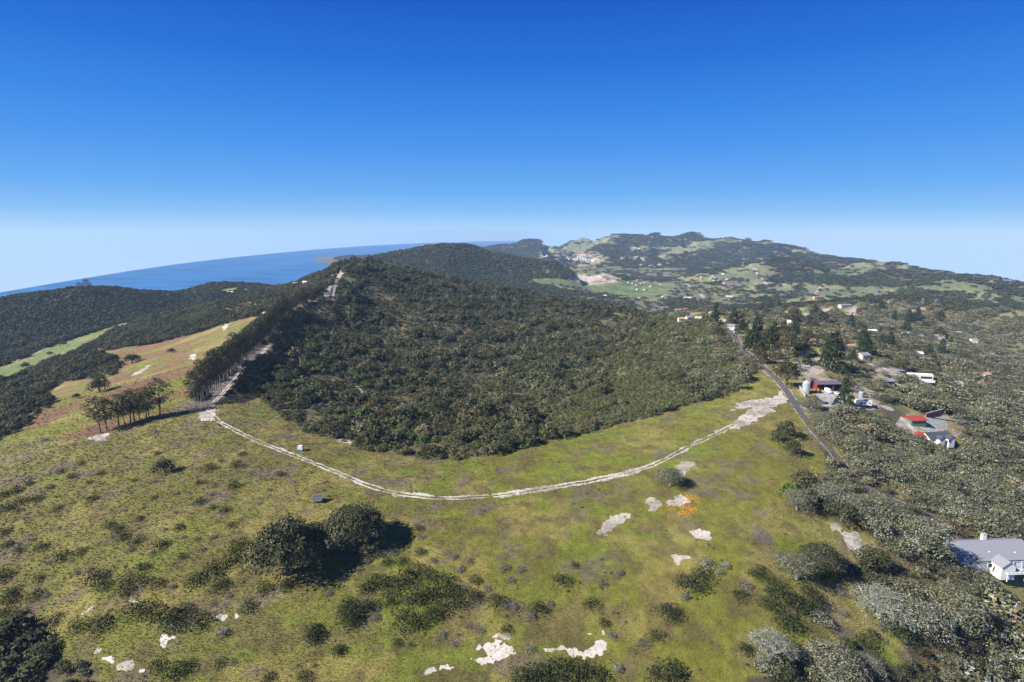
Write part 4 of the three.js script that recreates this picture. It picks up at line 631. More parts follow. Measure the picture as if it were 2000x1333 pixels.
  const bySize = (list, n) => { const o = list.map(r => [r[3] / Math.hypot(r[0], r[2]), r]).sort((p, q) => q[0] - p[0]).map(p => p[1]); return [o.slice(0, n), o.slice(n)]; };
  const seen = r => { const a = Math.atan2(r[0], -r[2]); return Math.abs(a) < 43 * RAD && Math.hypot(r[0], r[2]) > 140; };
  const solo = (list, n, kits, w0, name, label, group) => { const front = list.filter(seen), back = list.filter(r => !seen(r)), [own, rest] = bySize(front, n); own.forEach((r, i) => { const o = plant(kits[i % kits.length], name, label, 'tree', V(r[0], r[1], r[2]), r[3] * 8 / w0, r[5], group, r[4] / r[3]); }); return [...rest, ...back]; };
  mass.slope = solo(mass.slope, 150, lichenMid, 11, 'oak_tree', 'lichen-flecked oak in the wood on the slope of scattered houses', 'oaks on the slope with houses');
  mass.hollow = solo(mass.hollow, 80, oakKit, 8, 'oak_tree', 'dark live oak in the wooded hollow beyond the meadow', 'oaks in the hollow');
  mass.west = solo(mass.west, 40, oakKit, 8, 'oak_tree', 'dark oak in the wood below the red meadow', 'oaks below the red meadow');
}
far('oak_woodland', 'dense dark oak wood filling the hollow and its hill', massOak, mass.hollow, 'woodland');
far('oak_woodland_001', 'dark oak woods on the ridges towards the ocean', massOak, mass.west, 'woodland');
far('oak_woodland_002', 'grey-green lichened oak wood on the slope of scattered houses', massLichen, mass.slope, 'woodland');
far('oak_woodland_003', 'oaks spread over the ridge gardens and sandy hill', massLichen, mass.ridge, 'woodland');
far('hill_woodland', 'dark forest on the headland and hills by the ocean', farTree, mass.crest, 'woodland');
far('hill_woodland_001', 'wooded slopes of the distant mountains', farTree, mass.hills, 'woodland');
far('valley_trees', 'trees spread over the valley floor', farTree, mass.plain, 'woodland');
far('chaparral', 'low green chaparral between meadow and oak wood', massBrush, mass.brush, 'brush');
far('low_scrub', 'knee-high scrub sprinkled through the meadow grass', massBrush, mass.scrub, 'brush');
{ // grass tufts
  const rnd = seeded(404), s = new Shape();
  for (let k = 0; k < 9; k++) { const t = k * 2.4, o = V(Math.cos(t) * 0.12 * rnd(), 0, Math.sin(t) * 0.12 * rnd()), e = V(Math.cos(t) * (0.15 + 0.25 * rnd()), 0.3 + 0.3 * rnd(), Math.sin(t) * (0.15 + 0.25 * rnd())), w = V(-Math.sin(t), 0, Math.cos(t)).multiplyScalar(0.07); s.tri(o.clone().add(w), o.clone().sub(w), e, [1, 1, 1]); }
  const list = [];
  for (let k = 0; k < 360000 && list.length < 210000; k++) {
    const r = 1 / lerp(1 / 115, 1 / 620, rnd()), a = lerp(-50, 44, rnd()) * RAD, x = r * Math.sin(a), z = -r * Math.cos(a), kind = cover(x, z);
    if (kind !== 'meadow' && kind !== 'red' && kind !== 'clearing' && kind !== 'yard' && !(kind === 'wood' && x > 120 && r < 420)) continue;
    const d = segDist(PATH, x, z); if (d < 1.6 && d > 0.5) continue;
    if (rnd() < 0.55 && BARE.some(p => inside(p, x, z))) continue;
    const c = groundColor(x, z, kind), k2 = 0.88 + 0.5 * rnd(), dry = rnd() < 0.2 ? 1.2 : 1, g = (0.5 + 0.85 * rnd()) * clamp(r / 220, 0.7, 1.8);
    list.push([x, height(x, z) - 0.03, z, g, g * 0.7, rnd() * 6.28, [c[0] * k2 * dry, c[1] * k2 * (dry > 1 ? 1.12 : 1), c[2] * k2 * dry]]);
  }
  far('meadow_grass', 'tufts of grass covering the meadow', s.geometry(), list, 'grass');
}
// ---------------------------------------------------------------- buildings and other made things
const paint = (r, g, b, rough = 0.8, metal = 0) => new THREE.MeshStandardMaterial({ color: new THREE.Color().setRGB(r, g, b), roughness: rough, metalness: metal });
const grainy = (r, g, b, size = 2, depth = 0.04, rough = 0.85) => { // a surface with weathering and relief of its own
  const n = 128, d = new Uint8Array(n * n * 4), rnd = seeded(Math.round((r * 31 + g * 57 + b * 93) * 1000)), o = rnd() * 90;
  for (let j = 0; j < n; j++) for (let i = 0; i < n; i++) { const f = (x, y) => fbm(x / 12 + o, y / 12, 4), u = smooth(0.7, 1, i / n), v = smooth(0.7, 1, j / n), q = lerp(lerp(f(i, j), f(i - n, j), u), lerp(f(i, j - n), f(i - n, j - n), u), v), w = 255 * clamp(0.62 + 0.5 * (q - 0.2) + 0.16 * (rnd() - 0.5), 0, 1), k = (j * n + i) * 4; d[k] = d[k + 1] = d[k + 2] = w; d[k + 3] = 255; }
  const t = new THREE.DataTexture(d, n, n); t.wrapS = t.wrapT = THREE.RepeatWrapping; t.magFilter = t.minFilter = THREE.LinearFilter; t.repeat.set(size, size); t.needsUpdate = true;
  return new THREE.MeshStandardMaterial({ color: new THREE.Color().setRGB(r, g, b), roughness: rough, map: t, bumpMap: t, bumpScale: depth });
};
const M = { white: grainy(0.82, 0.81, 0.78), cream: grainy(0.7, 0.64, 0.55), greyRoof: grainy(0.26, 0.265, 0.3, 6), darkRoof: grainy(0.06, 0.065, 0.085, 6), redRoof: grainy(0.36, 0.062, 0.035, 3, 0.02, 0.6), barnRed: grainy(0.26, 0.035, 0.025, 3), plumRoof: grainy(0.15, 0.12, 0.18, 3, 0.02, 0.55), green: grainy(0.13, 0.22, 0.14), tile: grainy(0.5, 0.3, 0.22, 6), tileRed: grainy(0.45, 0.19, 0.11, 5), metal: grainy(0.42, 0.45, 0.5, 2, 0.01, 0.4), blueMetal: grainy(0.3, 0.36, 0.47, 2, 0.01, 0.4), concrete: grainy(0.42, 0.43, 0.4), glass: paint(0.03, 0.04, 0.05, 0.08), dark: paint(0.03, 0.028, 0.026), wood: grainy(0.2, 0.13, 0.08), orange: paint(0.75, 0.24, 0.02, 0.45), tyre: paint(0.025, 0.025, 0.025, 0.95), steel: paint(0.5, 0.51, 0.52, 0.4, 0.6), teal: paint(0.05, 0.22, 0.22), silver: paint(0.5, 0.53, 0.56, 0.3, 0.5), black: paint(0.03, 0.03, 0.035, 0.3), carWhite: paint(0.8, 0.8, 0.8, 0.3), carBlue: paint(0.05, 0.1, 0.2, 0.3), panel: paint(0.012, 0.014, 0.024, 0.45) };
function box(name, parent, mat, w, h, d, x, y, z, ry = 0) { const g = new THREE.BoxGeometry(w, h, d), o = mesh(name, g, mat, parent); o.position.set(x, y, z); o.rotation.y = ry; return o; }
function prism(name, parent, mat, pts, depth, x = 0, y = 0, z = 0, ry = 0) { const s = new THREE.Shape(pts.map(p => new THREE.Vector2(p[0], p[1]))), g = new THREE.ExtrudeGeometry(s, { depth, bevelEnabled: false }); const o = mesh(name, g, mat, parent); o.position.set(x, y, z); o.rotation.y = ry; return o; }
function frame(name, label, category, ax, ay, bx, by, group) { const a = hit(ax, ay), b = hit(bx, by), d = b.clone().sub(a), at = a.clone().add(b).multiplyScalar(0.5); at.y = Math.max(a.y, b.y, at.y); const o = thing(name, label, category, at, Math.atan2(-d.z, d.x), group); return [o, Math.hypot(d.x, d.z)]; }
function openings(parent, xs, y, z, w, h, trim) { for (const x of xs) { const f = box('window', parent, trim ?? M.white, w + 0.24, h + 0.24, 0.12, x, y, z + 0.04); box('pane', f, M.glass, w, h, 0.05, 0, 0, 0.06); } }
// gable-roofed block: front edge on local z = 0, ridge along x, roof of two real slabs
function gabled(parent, L, D, H, rise, wall, roof, { x = 0, y = 0, z = 0, ry = 0, over = 0.5, foot = 3, windows = [], door, ww = 1.3, wh = 1.2 } = {}) {
  const g = ry || x || z || y ? (() => { const q = new THREE.Group(); q.name = 'wing'; q.position.set(x, y, z); q.rotation.y = ry; parent.add(q); return q; })() : parent;
  prism('wall', g, wall, [[0, -foot], [D, -foot], [D, H], [D / 2, H + rise - 0.05], [0, H]], L, L / 2, 0, -D, -Math.PI / 2).position.set(L / 2, 0, -D);
  const run = D / 2 + over, len = Math.hypot(run, rise * run / (D / 2)), tilt = Math.atan2(rise, D / 2);
  for (const s of [-1, 1]) { const r = box('roof_slope', g, roof, L + 2 * over, 0.22, len, 0, H + rise - rise * run / D, -D / 2 + s * run / 2); r.position.y = H + rise - (rise / (D / 2)) * run / 2 + 0.12; r.rotation.x = s * tilt; }
  if (windows.length) openings(g, windows, H * 0.55, 0, ww, wh);
  if (door !== undefined) box('door', g, M.wood, 1.1, 2.1, 0.12, door, 1.05, 0.05);
  return g;
}
function hipped(parent, L, D, H, rise, wall, roof, { x = 0, z = 0, over = 0.5, foot = 3, windows = [] } = {}) {
  box('wall', parent, wall, L, H + foot, D, x, (H - foot) / 2, z - D / 2);
  const a = L / 2 + over, b = D / 2 + over, r = Math.max(0.01, a - b), P = [[-a, 0, b], [a, 0, b], [a, 0, -b], [-a, 0, -b], [-r, rise, 0], [r, rise, 0], [-a, -0.2, b], [a, -0.2, b], [a, -0.2, -b], [-a, -0.2, -b]], F = [[0, 1, 5], [0, 5, 4], [1, 2, 5], [2, 3, 4], [2, 4, 5], [3, 0, 4], [6, 7, 1], [6, 1, 0], [7, 8, 2], [7, 2, 1], [8, 9, 3], [8, 3, 2], [9, 6, 0], [9, 0, 3], [7, 6, 9], [7, 9, 8]], pos = [], uv = [];
  for (const f of F) for (const k of f) { pos.push(...P[k]); uv.push(P[k][0] / 6, P[k][2] / 6); }
  const g = new THREE.BufferGeometry(); g.setAttribute('position', new THREE.Float32BufferAttribute(pos, 3)); g.setAttribute('uv', new THREE.Float32BufferAttribute(uv, 2)); g.computeVertexNormals();
  mesh('roof', g, roof, parent).position.set(x, H + 0.2, z - D / 2);
  if (windows.length) openings(parent, windows.map(v => v + x), H * 0.55, z, 1.3, 1.2);
}
{ // grey-roofed house low on the slope
  const [h, L0] = frame('house', 'white house with long grey shingle roof and chimney among lichened oaks', 'house', 1892, 1108, 1996, 1136); const L = 36; h.translateX(L / 2 - L0 / 2 - 4);
  gabled(h, L, 17, 3.4, 4.4, M.white, M.greyRoof, { over: 0.8, windows: [-13, -9.5, 10, 13] });
  gabled(h, 7, 8, 3.2, 2.2, M.white, M.greyRoof, { x: -8, z: -19, ry: Math.PI / 2 });
  gabled(h, 5.5, 6.5, 3.4, 2.4, M.white, M.greyRoof, { x: -4, z: 3.4, ry: -Math.PI / 2 });
  const gw = box('window', h, M.white, 0.14, 2.2, 2.2, 0.6, 2.6, 6.2); gw.rotation.y = Math.PI / 2; gw.position.set(-7.3, 2.7, 3.47); box('pane', gw, M.glass, 0.06, 1.8, 1.8, -0.07, 0, 0);
  for (const z of [-8.5, -5.5, -2.5]) { const f = box('window', h, M.dark, 0.1, 1.4, 1.1, -L / 2 - 0.04, 2, z); box('pane', f, M.glass, 0.05, 1.2, 0.9, -0.05, 0, 0); }
  const ch = box('chimney', h, M.white, 1.9, 3.6, 1.4, 2, 8, -11); box('chimney_cap', ch, M.concrete, 2.2, 0.25, 1.7, 0, 1.8, 0);
  const deck = box('deck', h, M.white, 9, 0.4, 4.5, 2.5, 0.3, 5); for (const x of [-4, -2, 0, 2, 4]) box('rail_post', deck, M.teal, 0.12, 1.1, 0.12, x, 0.7, 2.15); box('rail', deck, M.teal, 9, 0.12, 0.12, 0, 1.25, 2.15); box('rail', deck, M.teal, 9, 0.08, 0.08, 0, 0.75, 2.15); for (const x of [-4.2, 4.2]) box('deck_post', deck, M.white, 0.3, 3.5, 0.3, x, -1.9, 2);
  const per = new THREE.Group(); per.name = 'pergola'; per.position.set(9, 0, 2.5); h.add(per); for (const [x, z] of [[-2, -2], [2, -2], [-2, 2], [2, 2]]) box('post', per, M.white, 0.2, 3, 0.2, x, 1.2, z); for (let k = -2; k <= 2; k++) box('rafter', per, M.white, 4.6, 0.18, 0.12, 0, 2.8, k);
  for (const [x, z] of [[-2, -3], [10, -2.4]]) box('roof_vent', h, M.white, 0.5, 0.5, 0.5, x, 3.4 + 4.4 * (1 - Math.abs(z + 8.5) / 8.5) + 0.35, z);
}
{ // open-fronted barn and what stands in its yard
  const [b, L] = frame('barn', 'open-fronted red barn with purple-grey metal roof beside the silo', 'barn', 1596, 763, 1643, 767), D = 9, H = 4.6;
  box('wall', b, M.barnRed, 0.25, H + 2.5, D, -L / 2, H / 2 - 1.2, -D / 2); box('wall', b, M.barnRed, 0.25, H + 2.5, D, L / 2, H / 2 - 1.2, -D / 2); box('wall', b, M.barnRed, L, H + 3, 0.25, 0, H / 2 - 1, -D);
  for (const x of [-L / 6, L / 6]) box('post', b, M.wood, 0.35, H, 0.35, x, H / 2, -0.3);
  for (const [s, w] of [[1, 6.4], [-1, 4.6]]) { const r = box('roof_slope', b, M.plumRoof, L + 1.2, 0.18, w, 0, H + 0.75, s > 0 ? -2.6 : -7.6); r.rotation.x = s * 0.2; for (let k = 0; k < 16; k++) box('roof_seam', r, M.plumRoof, 0.08, 0.1, w, -L / 2 + k * (L / 15), 0.13, 0); }
  const at = hit(1574, 768), silo = thing('silo', 'tall grey corrugated steel silo with domed top', 'silo', at), prof = [[0.01, 9.6], [1, 9.45], [2, 8.9], [2.6, 8.1]]; for (let k = 0; k < 40; k++) prof.push([2.62 + (k % 2 ? 0.07 : 0), 8 - k * 0.25]); prof.push([2.6, -2.4]);
  mesh('shell', new THREE.LatheGeometry(prof.reverse().map(p => new THREE.Vector2(...p)), 28), M.metal, silo); box('ladder', silo, M.steel, 0.5, 8, 0.12, 0.8, 4, 2.68, 0.2); const cap = mesh('cap', new THREE.CylinderGeometry(0.5, 0.7, 0.5, 14), M.steel, silo); cap.position.y = 9.7;
  const [w, wl] = frame('retaining_wall', 'slanting pale concrete wall beside the silo', 'wall', 1562, 760, 1574, 776); prism('wall', w, M.concrete, [[-wl / 2, -2], [wl / 2, -2], [wl / 2, 0.8], [-wl / 2, 3]], 0.45);
  for (const [px, py, n, lab] of [[1599, 768, 1, 'orange loader tractor parked at the open barn'], [1589, 777, 0.85, 'smaller orange tractor among yard clutter']]) {
    const t = thing('tractor', lab, 'tractor', hit(px, py), n > 0.9 ? 0.5 : 2.2); t.scale.setScalar(n * 1.15);
    prism('body', t, M.orange, [[-1.8, 0.7], [1.9, 0.7], [1.9, 1.6], [0.2, 1.75], [0, 1.4], [-1.8, 1.4]], 1.1, 0, 0, -0.55); const c = box('cab', t, M.orange, 1.4, 1.5, 1.3, -0.7, 2.1, 0); for (const s of [-1, 1]) box('pane', c, M.glass, 1.1, 0.9, 0.05, 0, 0.1, s * 0.66); box('pane', c, M.glass, 0.05, 0.9, 1, 0.71, 0.1, 0);
    for (const [x, r] of [[-1.1, 0.85], [1.3, 0.55]]) for (const s of [-1, 1]) { const q = mesh('wheel', new THREE.CylinderGeometry(r, r, 0.45, 18), M.tyre, t); q.rotation.x = Math.PI / 2; q.position.set(x, r, s * 0.85); const hub = mesh('hub', new THREE.CylinderGeometry(r * 0.5, r * 0.5, 0.47, 12), M.orange, q); }
    for (const s of [-1, 1]) { const a = box('loader_arm', t, M.orange, 2.6, 0.2, 0.14, 1.7, 1.1, s * 0.75); a.rotation.z = -0.35; } const bk = prism('bucket', t, M.orange, [[2.8, 0.1], [3.7, 0.1], [3.5, 0.35], [3.1, 0.4], [2.9, 1]], 1.9, 0, 0, -0.95);
  }
}
function vehicle(label, mat, px, py, turn, kind = 'car', group) {
  const t = thing(kind === 'truck' ? 'box_truck' : 'parked_car', label, kind === 'truck' ? 'truck' : 'car', hit(px, py), turn, group), van = kind === 'truck';
  prism('body', t, mat, van ? [[-3, 0.45], [3, 0.45], [3, 1.3], [2.7, 1.5], [2.3, 2.3], [1.2, 2.35], [1.2, 0.9], [-3, 0.9]] : [[-2.2, 0.4], [2.2, 0.4], [2.25, 0.85], [1.2, 1.0], [-2.1, 1.05], [-2.25, 0.8]], 1.8, 0, 0, -0.9);
  if (van) { box('cargo_box', t, mat, 4.1, 2.1, 2.05, -0.95, 1.98, 0); box('windscreen', t, M.glass, 0.06, 0.7, 1.5, 2.54, 1.9, 0).rotation.z = 0.45; for (const s of [-1, 1]) box('side_window', t, M.glass, 0.8, 0.6, 0.04, 1.8, 1.85, s * 0.91); }
  else { const c = prism('cabin', t, mat, [[-1.7, 1.03], [1.0, 0.98], [0.4, 1.5], [-1.2, 1.52]], 1.5, 0, 0, -0.75); for (const s of [0, 1]) prism('side_window', c, M.glass, [[-1.4, 1.08], [0.75, 1.06], [0.3, 1.42], [-1.1, 1.43]], 0.04, 0, 0, s ? 1.49 : -0.03); box('windscreen', t, M.glass, 0.05, 0.6, 1.3, 0.74, 1.26, 0).rotation.z = 0.86; box('rear_window', t, M.glass, 0.05, 0.56, 1.3, -1.5, 1.28, 0).rotation.z = -0.8; for (const s of [-1, 1]) { box('headlight', t, M.carWhite, 0.06, 0.16, 0.4, 2.24, 0.72, s * 0.6); box('tail_light', t, M.barnRed, 0.06, 0.16, 0.35, -2.24, 0.8, s * 0.62); } }
  for (const x of van ? [-1.9, 2.0] : [-1.4, 1.4]) for (const s of [-1, 1]) { const r = van ? 0.45 : 0.34, q = mesh('wheel', new THREE.CylinderGeometry(r, r, 0.24, 16), M.tyre, t); q.rotation.x = Math.PI / 2; q.position.set(x, r, s * 0.84); mesh('rim', new THREE.CylinderGeometry(r * 0.55, r * 0.55, 0.26, 12), M.steel, q); }
  return t;
}
vehicle('white box truck parked under the barn roof', M.carWhite, 1618, 767, -1.4, 'truck');
vehicle('dark car parked in the gravel yard facing the conifer', M.black, 1613, 789, 0.5);
vehicle('silver car parked beside the dark car in the gravel yard', M.silver, 1626, 790, 0.4);
vehicle('silver-blue car parked nearest the conifer in the yard', M.carBlue, 1632, 786, 0.6);
vehicle('white pickup-sized car at the far end of the barn', M.carWhite, 1634, 770, -1.3);
vehicle('white car stopped on the hilltop road', M.carWhite, 671, 536, 1.2).scale.setScalar(1.5);
{
  const t = thing('water_tank', 'pale cylindrical water tank above the white trailer', 'tank', hit(1682, 776)); const s = mesh('shell', new THREE.LatheGeometry([[0.01, 4.6], [1.2, 4.4], [1.75, 3.9], [1.8, 3.6], [1.86, 2.6], [1.8, 2.5], [1.86, 1.4], [1.8, 1.3], [1.8, -1]].reverse().map(p => new THREE.Vector2(...p)), 24), M.blueMetal, t); box('hatch', t, M.tileRed, 0.8, 0.3, 0.8, 0.2, 4.5, 0.3);
  const [r, L] = frame('trailer', 'long white flat-roofed trailer on the gravel below the water tank', 'trailer', 1674, 792, 1702, 799); box('body', r, M.white, L, 3.2, 4.6, 0, 1.7, -2.3); box('roof', r, M.white, L + 0.4, 0.22, 5, 0, 3.4, -2.3); openings(r, [-3.5, 0, 3.5], 1.9, 0, 1.2, 0.9); for (const x of [-2, 1, 3]) box('roof_vent', r, M.dark, 0.7, 0.35, 0.6, x, 3.65, -2 - (x > 0 ? 0.8 : 0)); box('door', r, M.wood, 0.9, 2, 0.1, -1.8, 1.2, 0.04);
  for (let k = -1; k <= 1; k++) box('skirt', r, M.dark, L / 3 - 0.1, 1.4, 4.4, k * L / 3, -0.6, -2.3);
}
{ // white modern house
  const h = thing('house', 'long white modern house with dark window openings and curved blue metal end', 'house', hit(1797, 741), -0.22), L = 22, D = 8;
  gabled(h, L, D, 3.9, 0.9, M.white, M.white, { over: 0.2, foot: 4 });
  openings(h, [-L / 2 + 1.6, -L / 2 + 4.8, -L / 2 + 8], 2.2, 0, 0.8, 1.6, M.concrete); const p = box('porch_opening', h, M.dark, 9.5, 2.2, 0.12, L / 2 - 5.6, 1.7, 0.03); box('pane', p, M.glass, 8.6, 1.3, 0.06, 0, 0.1, 0.06); box('terrace_wall', h, M.white, 12, 2.4, 0.3, L / 2 - 5, -1.2, 2.2);
  const q = new THREE.Group(); q.name = 'curved_wing'; q.position.set(-L / 2 - 6, 0, -2); h.add(q); const arc = []; for (let k = 0; k <= 16; k++) { const t = k / 16; arc.push([-5 + 10 * t, 1.6 * Math.sin(Math.PI * t * 0.9)]); }
  const s = new THREE.Shape(); arc.forEach(([x, y], i) => (i ? s.lineTo(x, y) : s.moveTo(x, y))); s.lineTo(5, -3.5); s.lineTo(-5, -3.5); const g = new THREE.ExtrudeGeometry(s, { depth: 9.6, bevelEnabled: false }); g.rotateX(-Math.PI / 2); g.scale(1, 1, -1); mesh('metal_wall', g, M.blueMetal, q).position.y = -3; box('roof', q, M.blueMetal, 9.6, 0.25, 4, 0, 6.75, -1.7);
  box('entrance_block', h, M.concrete, 5, 6.4, 4, -L / 2 - 2.3, 0.2, -0.6); box('window', h, M.glass, 0.9, 1, 0.1, -L / 2 - 2.6, 2.2, 1.42);
  const [c, cl] = frame('carport', 'small grey gable roofed carport below the white modern house', 'carport', 1724, 752, 1750, 756); gabled(c, cl * 0.8, 7, 2.6, 1.2, M.cream, M.greyRoof, { windows: [-3, 2], over: 0.6 }); box('garage_door', c, M.dark, 3.2, 2.1, 0.1, 0, 1.05, 0.04);
  vehicle('black car beside the carport of the modern house', M.black, 1731, 757, 0.4);
}
{ // red-roofed barn and the house beside it
  const [b, L] = frame('barn', 'green walled barn with bright red metal roof by the white forecourt', 'barn', 1780, 832, 1808, 836), D = 10; gabled(b, L, D, 3.7, 1.3, M.green, M.redRoof, { over: 0.9 }); for (let k = 0; k < 2; k++) box('sliding_door', b, M.green, 3, 3, 0.12, -2 + k * 4, 1.5, 0.05); for (const s of [-1, 1]) for (let k = 0; k < 9; k++) { const r = box('roof_seam', b, M.redRoof, 0.07, 0.08, D / 2 + 0.9, -L / 2 + k * L / 8, 4.6, -D / 2 + s * 2.95); r.rotation.x = s * Math.atan2(1.3, D / 2); r.position.y = 3.7 + 1.3 - 0.26 * 2.95 + 0.26; }
  const [w, wl] = frame('retaining_wall', 'dark red retaining wall behind the concrete pad', 'wall', 1809, 815, 1840, 819); box('wall', w, M.barnRed, wl, 5, 0.5, 0, 0.3, 0); box('coping', w, M.concrete, wl + 0.2, 0.25, 0.8, 0, 2.9, 0);
  const [h, hl] = frame('house', 'house with dark roof, white gables and a red roofed wing', 'house', 1816, 866, 1856, 872); gabled(h, hl, 9, 3.4, 2.6, M.white, M.darkRoof, { over: 0.6, windows: [-5, 0, 5] }); gabled(h, 4, 4.5, 3.5, 1.9, M.white, M.darkRoof, { x: hl / 2 - 5, z: 1.4, ry: -Math.PI / 2 }); gabled(h, 3.5, 4, 3.5, 1.7, M.white, M.darkRoof, { x: -hl / 2 + 5, z: 1.2, ry: -Math.PI / 2 }); hipped(h, 10, 9, 3.6, 2.2, M.white, M.redRoof, { x: -hl / 2 - 2.2, z: -3 }); const ch = box('chimney', h, M.tileRed, 0.9, 4, 0.9, hl / 2 - 1, 5.2, -5.5); box('window', h, M.glass, 1.3, 1.6, 0.1, hl / 2 - 5, 2.2, 3.65);
}
{ // houses on the ridge
  const [h, L] = frame('house', 'low white house with pink tile roof and tower among dark cypresses', 'house', 1638, 684, 1673, 690); gabled(h, L, 9, 3.6, 1.7, M.white, M.tile, { over: 0.7, windows: [-9, -5, 0, 5, 9], door: 2.4 }); hipped(h, 5, 5, 6.5, 1.4, M.cream, M.tile, { x: -L / 2 - 6, z: 0, windows: [0] });
  const [g, gl] = frame('house', 'sprawling house with brown tile roofs behind the lawn', 'house', 1562, 672, 1608, 674); gabled(g, gl, 9, 3.2, 1.6, M.cream, M.tile, { over: 0.7, windows: [-10, -4, 3, 9] }); gabled(g, 8, 8, 3.2, 1.8, M.white, M.tile, { x: 4, z: 5, ry: -Math.PI / 2 });
  const [a, al] = frame('house', 'dark roofed house with white gable front by the upper lane', 'house', 1498, 660, 1520, 662); gabled(a, al, 9, 3, 2.4, M.white, M.darkRoof, { over: 0.6, windows: [-4, 4] }); gabled(a, 7, 7, 3.4, 3.4, M.white, M.darkRoof, { x: al / 2 - 3, z: 3.5, ry: -Math.PI / 2 });
  const [gt, gtl] = frame('shelter', 'grey flat roofed shelter beside the lane', 'shelter', 1472, 706, 1486, 708); box('roof', gt, M.metal, gtl, 0.2, 4, 0, 2.7, -2); for (const [x, z] of [[-1, 0], [1, 0], [-1, -3.8], [1, -3.8]]) box('post', gt, M.wood, 0.2, 4, 0.2, x * (gtl / 2 - 0.3), 0.7, z - 0.1);
  const small = [ // [px, py, px length, wall, roof, hip?, label]
    [1602, 633, 16, 'white', 'greyRoof', 0, 'white house with grey roof on the ridge'], [1647, 641, 11, 'cream', 'tileRed', 1, 'small cream house with reddish hip roof'], [1526, 632, 13, 'white', 'greyRoof', 0, 'white house half hidden by ridge trees'], [1541, 636, 5, 'white', 'white', 0, 'tiny white shed among ridge trees'], [1428, 645, 11, 'white', 'greyRoof', 0, 'pale cottage at the head of the lane'],
    [1332, 630, 11, 'cream', 'tile', 0, 'cream house on the brow of the ridge'], [1348, 627, 12, 'white', 'greyRoof', 0, 'white house next to the cream house on the brow'], [1364, 624, 11, 'cream', 'darkRoof', 1, 'dark roofed house on the brow of the ridge'], [1336, 607, 14, 'white', 'tileRed', 0, 'white house with red roof below the brow'], [1298, 604, 11, 'white', 'greyRoof', 0, 'small white house among valley trees'], [1345, 584, 26, 'white', 'white', 0, 'long white shed on the valley floor'], [1302, 581, 20, 'white', 'tileRed', 0, 'red and white buildings by the valley field'], [1461, 619, 9, 'white', 'white', 0, 'white cottage in the dark trees of the brow'], [1454, 597, 18, 'cream', 'greyRoof', 0, 'grey roofed house in the valley trees'], [1448, 588, 16, 'white', 'greyRoof', 0, 'pale house in the valley behind the brow'],
    [1703, 652, 20, 'cream', 'white', 0, 'pale roofed house on the hillside clearing'], [1654, 601, 22, 'cream', 'greyRoof', 0, 'grey roofed house on the golden hill'], [1560, 628, 10, 'cream', 'tile', 1, 'brown roofed house on the ridge'], [1794, 699, 18, 'white', 'white', 0, 'white house down in the wooded slope'], [1800, 662, 12, 'cream', 'greyRoof', 0, 'cream house high in the wooded slope'], [1834, 662, 22, 'cream', 'greyRoof', 0, 'long pale house high in the wooded slope'], [1756, 692, 16, 'cream', 'tile', 0, 'cream house with brown roof in the wooded slope'], [1868, 708, 10, 'white', 'greyRoof', 1, 'little white house deep in the wooded slope'], [1938, 700, 16, 'white', 'greyRoof', 0, 'pale house at the foot of the green hillside'], [1740, 664, 9, 'cream', 'tileRed', 1, 'red roofed cottage in the wooded slope'], [1872, 655, 12, 'white', 'greyRoof', 0, 'white house under the far track'],
    [580, 559, 12, 'white', 'white', 0, 'white flat shed on the hill near the ocean'], [595, 557, 7, 'white', 'white', 0, 'small white shed beside the flat shed'], [638, 581, 9, 'cream', 'darkRoof', 0, 'dark roofed cabin by the hilltop road'], [1176, 580, 18, 'white', 'white', 0, 'white barns at the edge of the green field'], [1218, 583, 18, 'cream', 'tileRed', 1, 'red roofed farmhouse by the green field'], [1247, 585, 9, 'white', 'white', 0, 'white outbuilding beside the red roofed farmhouse'], [1076, 541, 20, 'white', 'greyRoof', 0, 'pale farm buildings before the sand hill'], [1058, 524, 12, 'white', 'tile', 0, 'white house below the dark forested hill'], [1250, 549, 10, 'white', 'tileRed', 0, 'red roofed house beyond the sand hill'], [1425, 580, 12, 'white', 'greyRoof', 0, 'white house at the edge of the valley flats'], [1600, 583, 16, 'cream', 'tileRed', 1, 'red roofed house at the foot of the far hills'], [447, 574, 12, 'white', 'white', 0, 'white roof among trees near the ocean ridge'], [418, 571, 5, 'white', 'tile', 1, 'small house on the slope before the ocean'],
  ];
  for (const [px, py, w, wall, roof, hip, label] of small) { const at = hit(px, py), d = axial(at), len = Math.min(34, 1.15 * w * d / FOCAL), dep = clamp(len * 0.55, 5, 10), o = thing('house', label, 'house', at, (hash2(px, py) - 0.5) * 0.9), n = Math.max(1, Math.floor(len / 5)); const wins = []; for (let k = 0; k < n; k++) wins.push((k + 0.5) / n * len - len / 2); (hip ? hipped : gabled)(o, len, dep, d > 1500 ? 5 : 5, 2, M[wall], M[roof], { windows: wins, foot: 6 }); }
  const tank = thing('water_tank', 'pale green tank at the top of the red meadow', 'tank', hit(518, 617)); mesh('shell', new THREE.LatheGeometry([[0.01, 5.4], [3, 5.1], [4, 4.2], [4.1, -2]].reverse().map(p => new THREE.Vector2(...p)), 26), grainy(0.6, 0.66, 0.55), tank); box('hatch', tank, M.concrete, 1, 0.4, 1, 0.5, 5.3, 0.4);
}
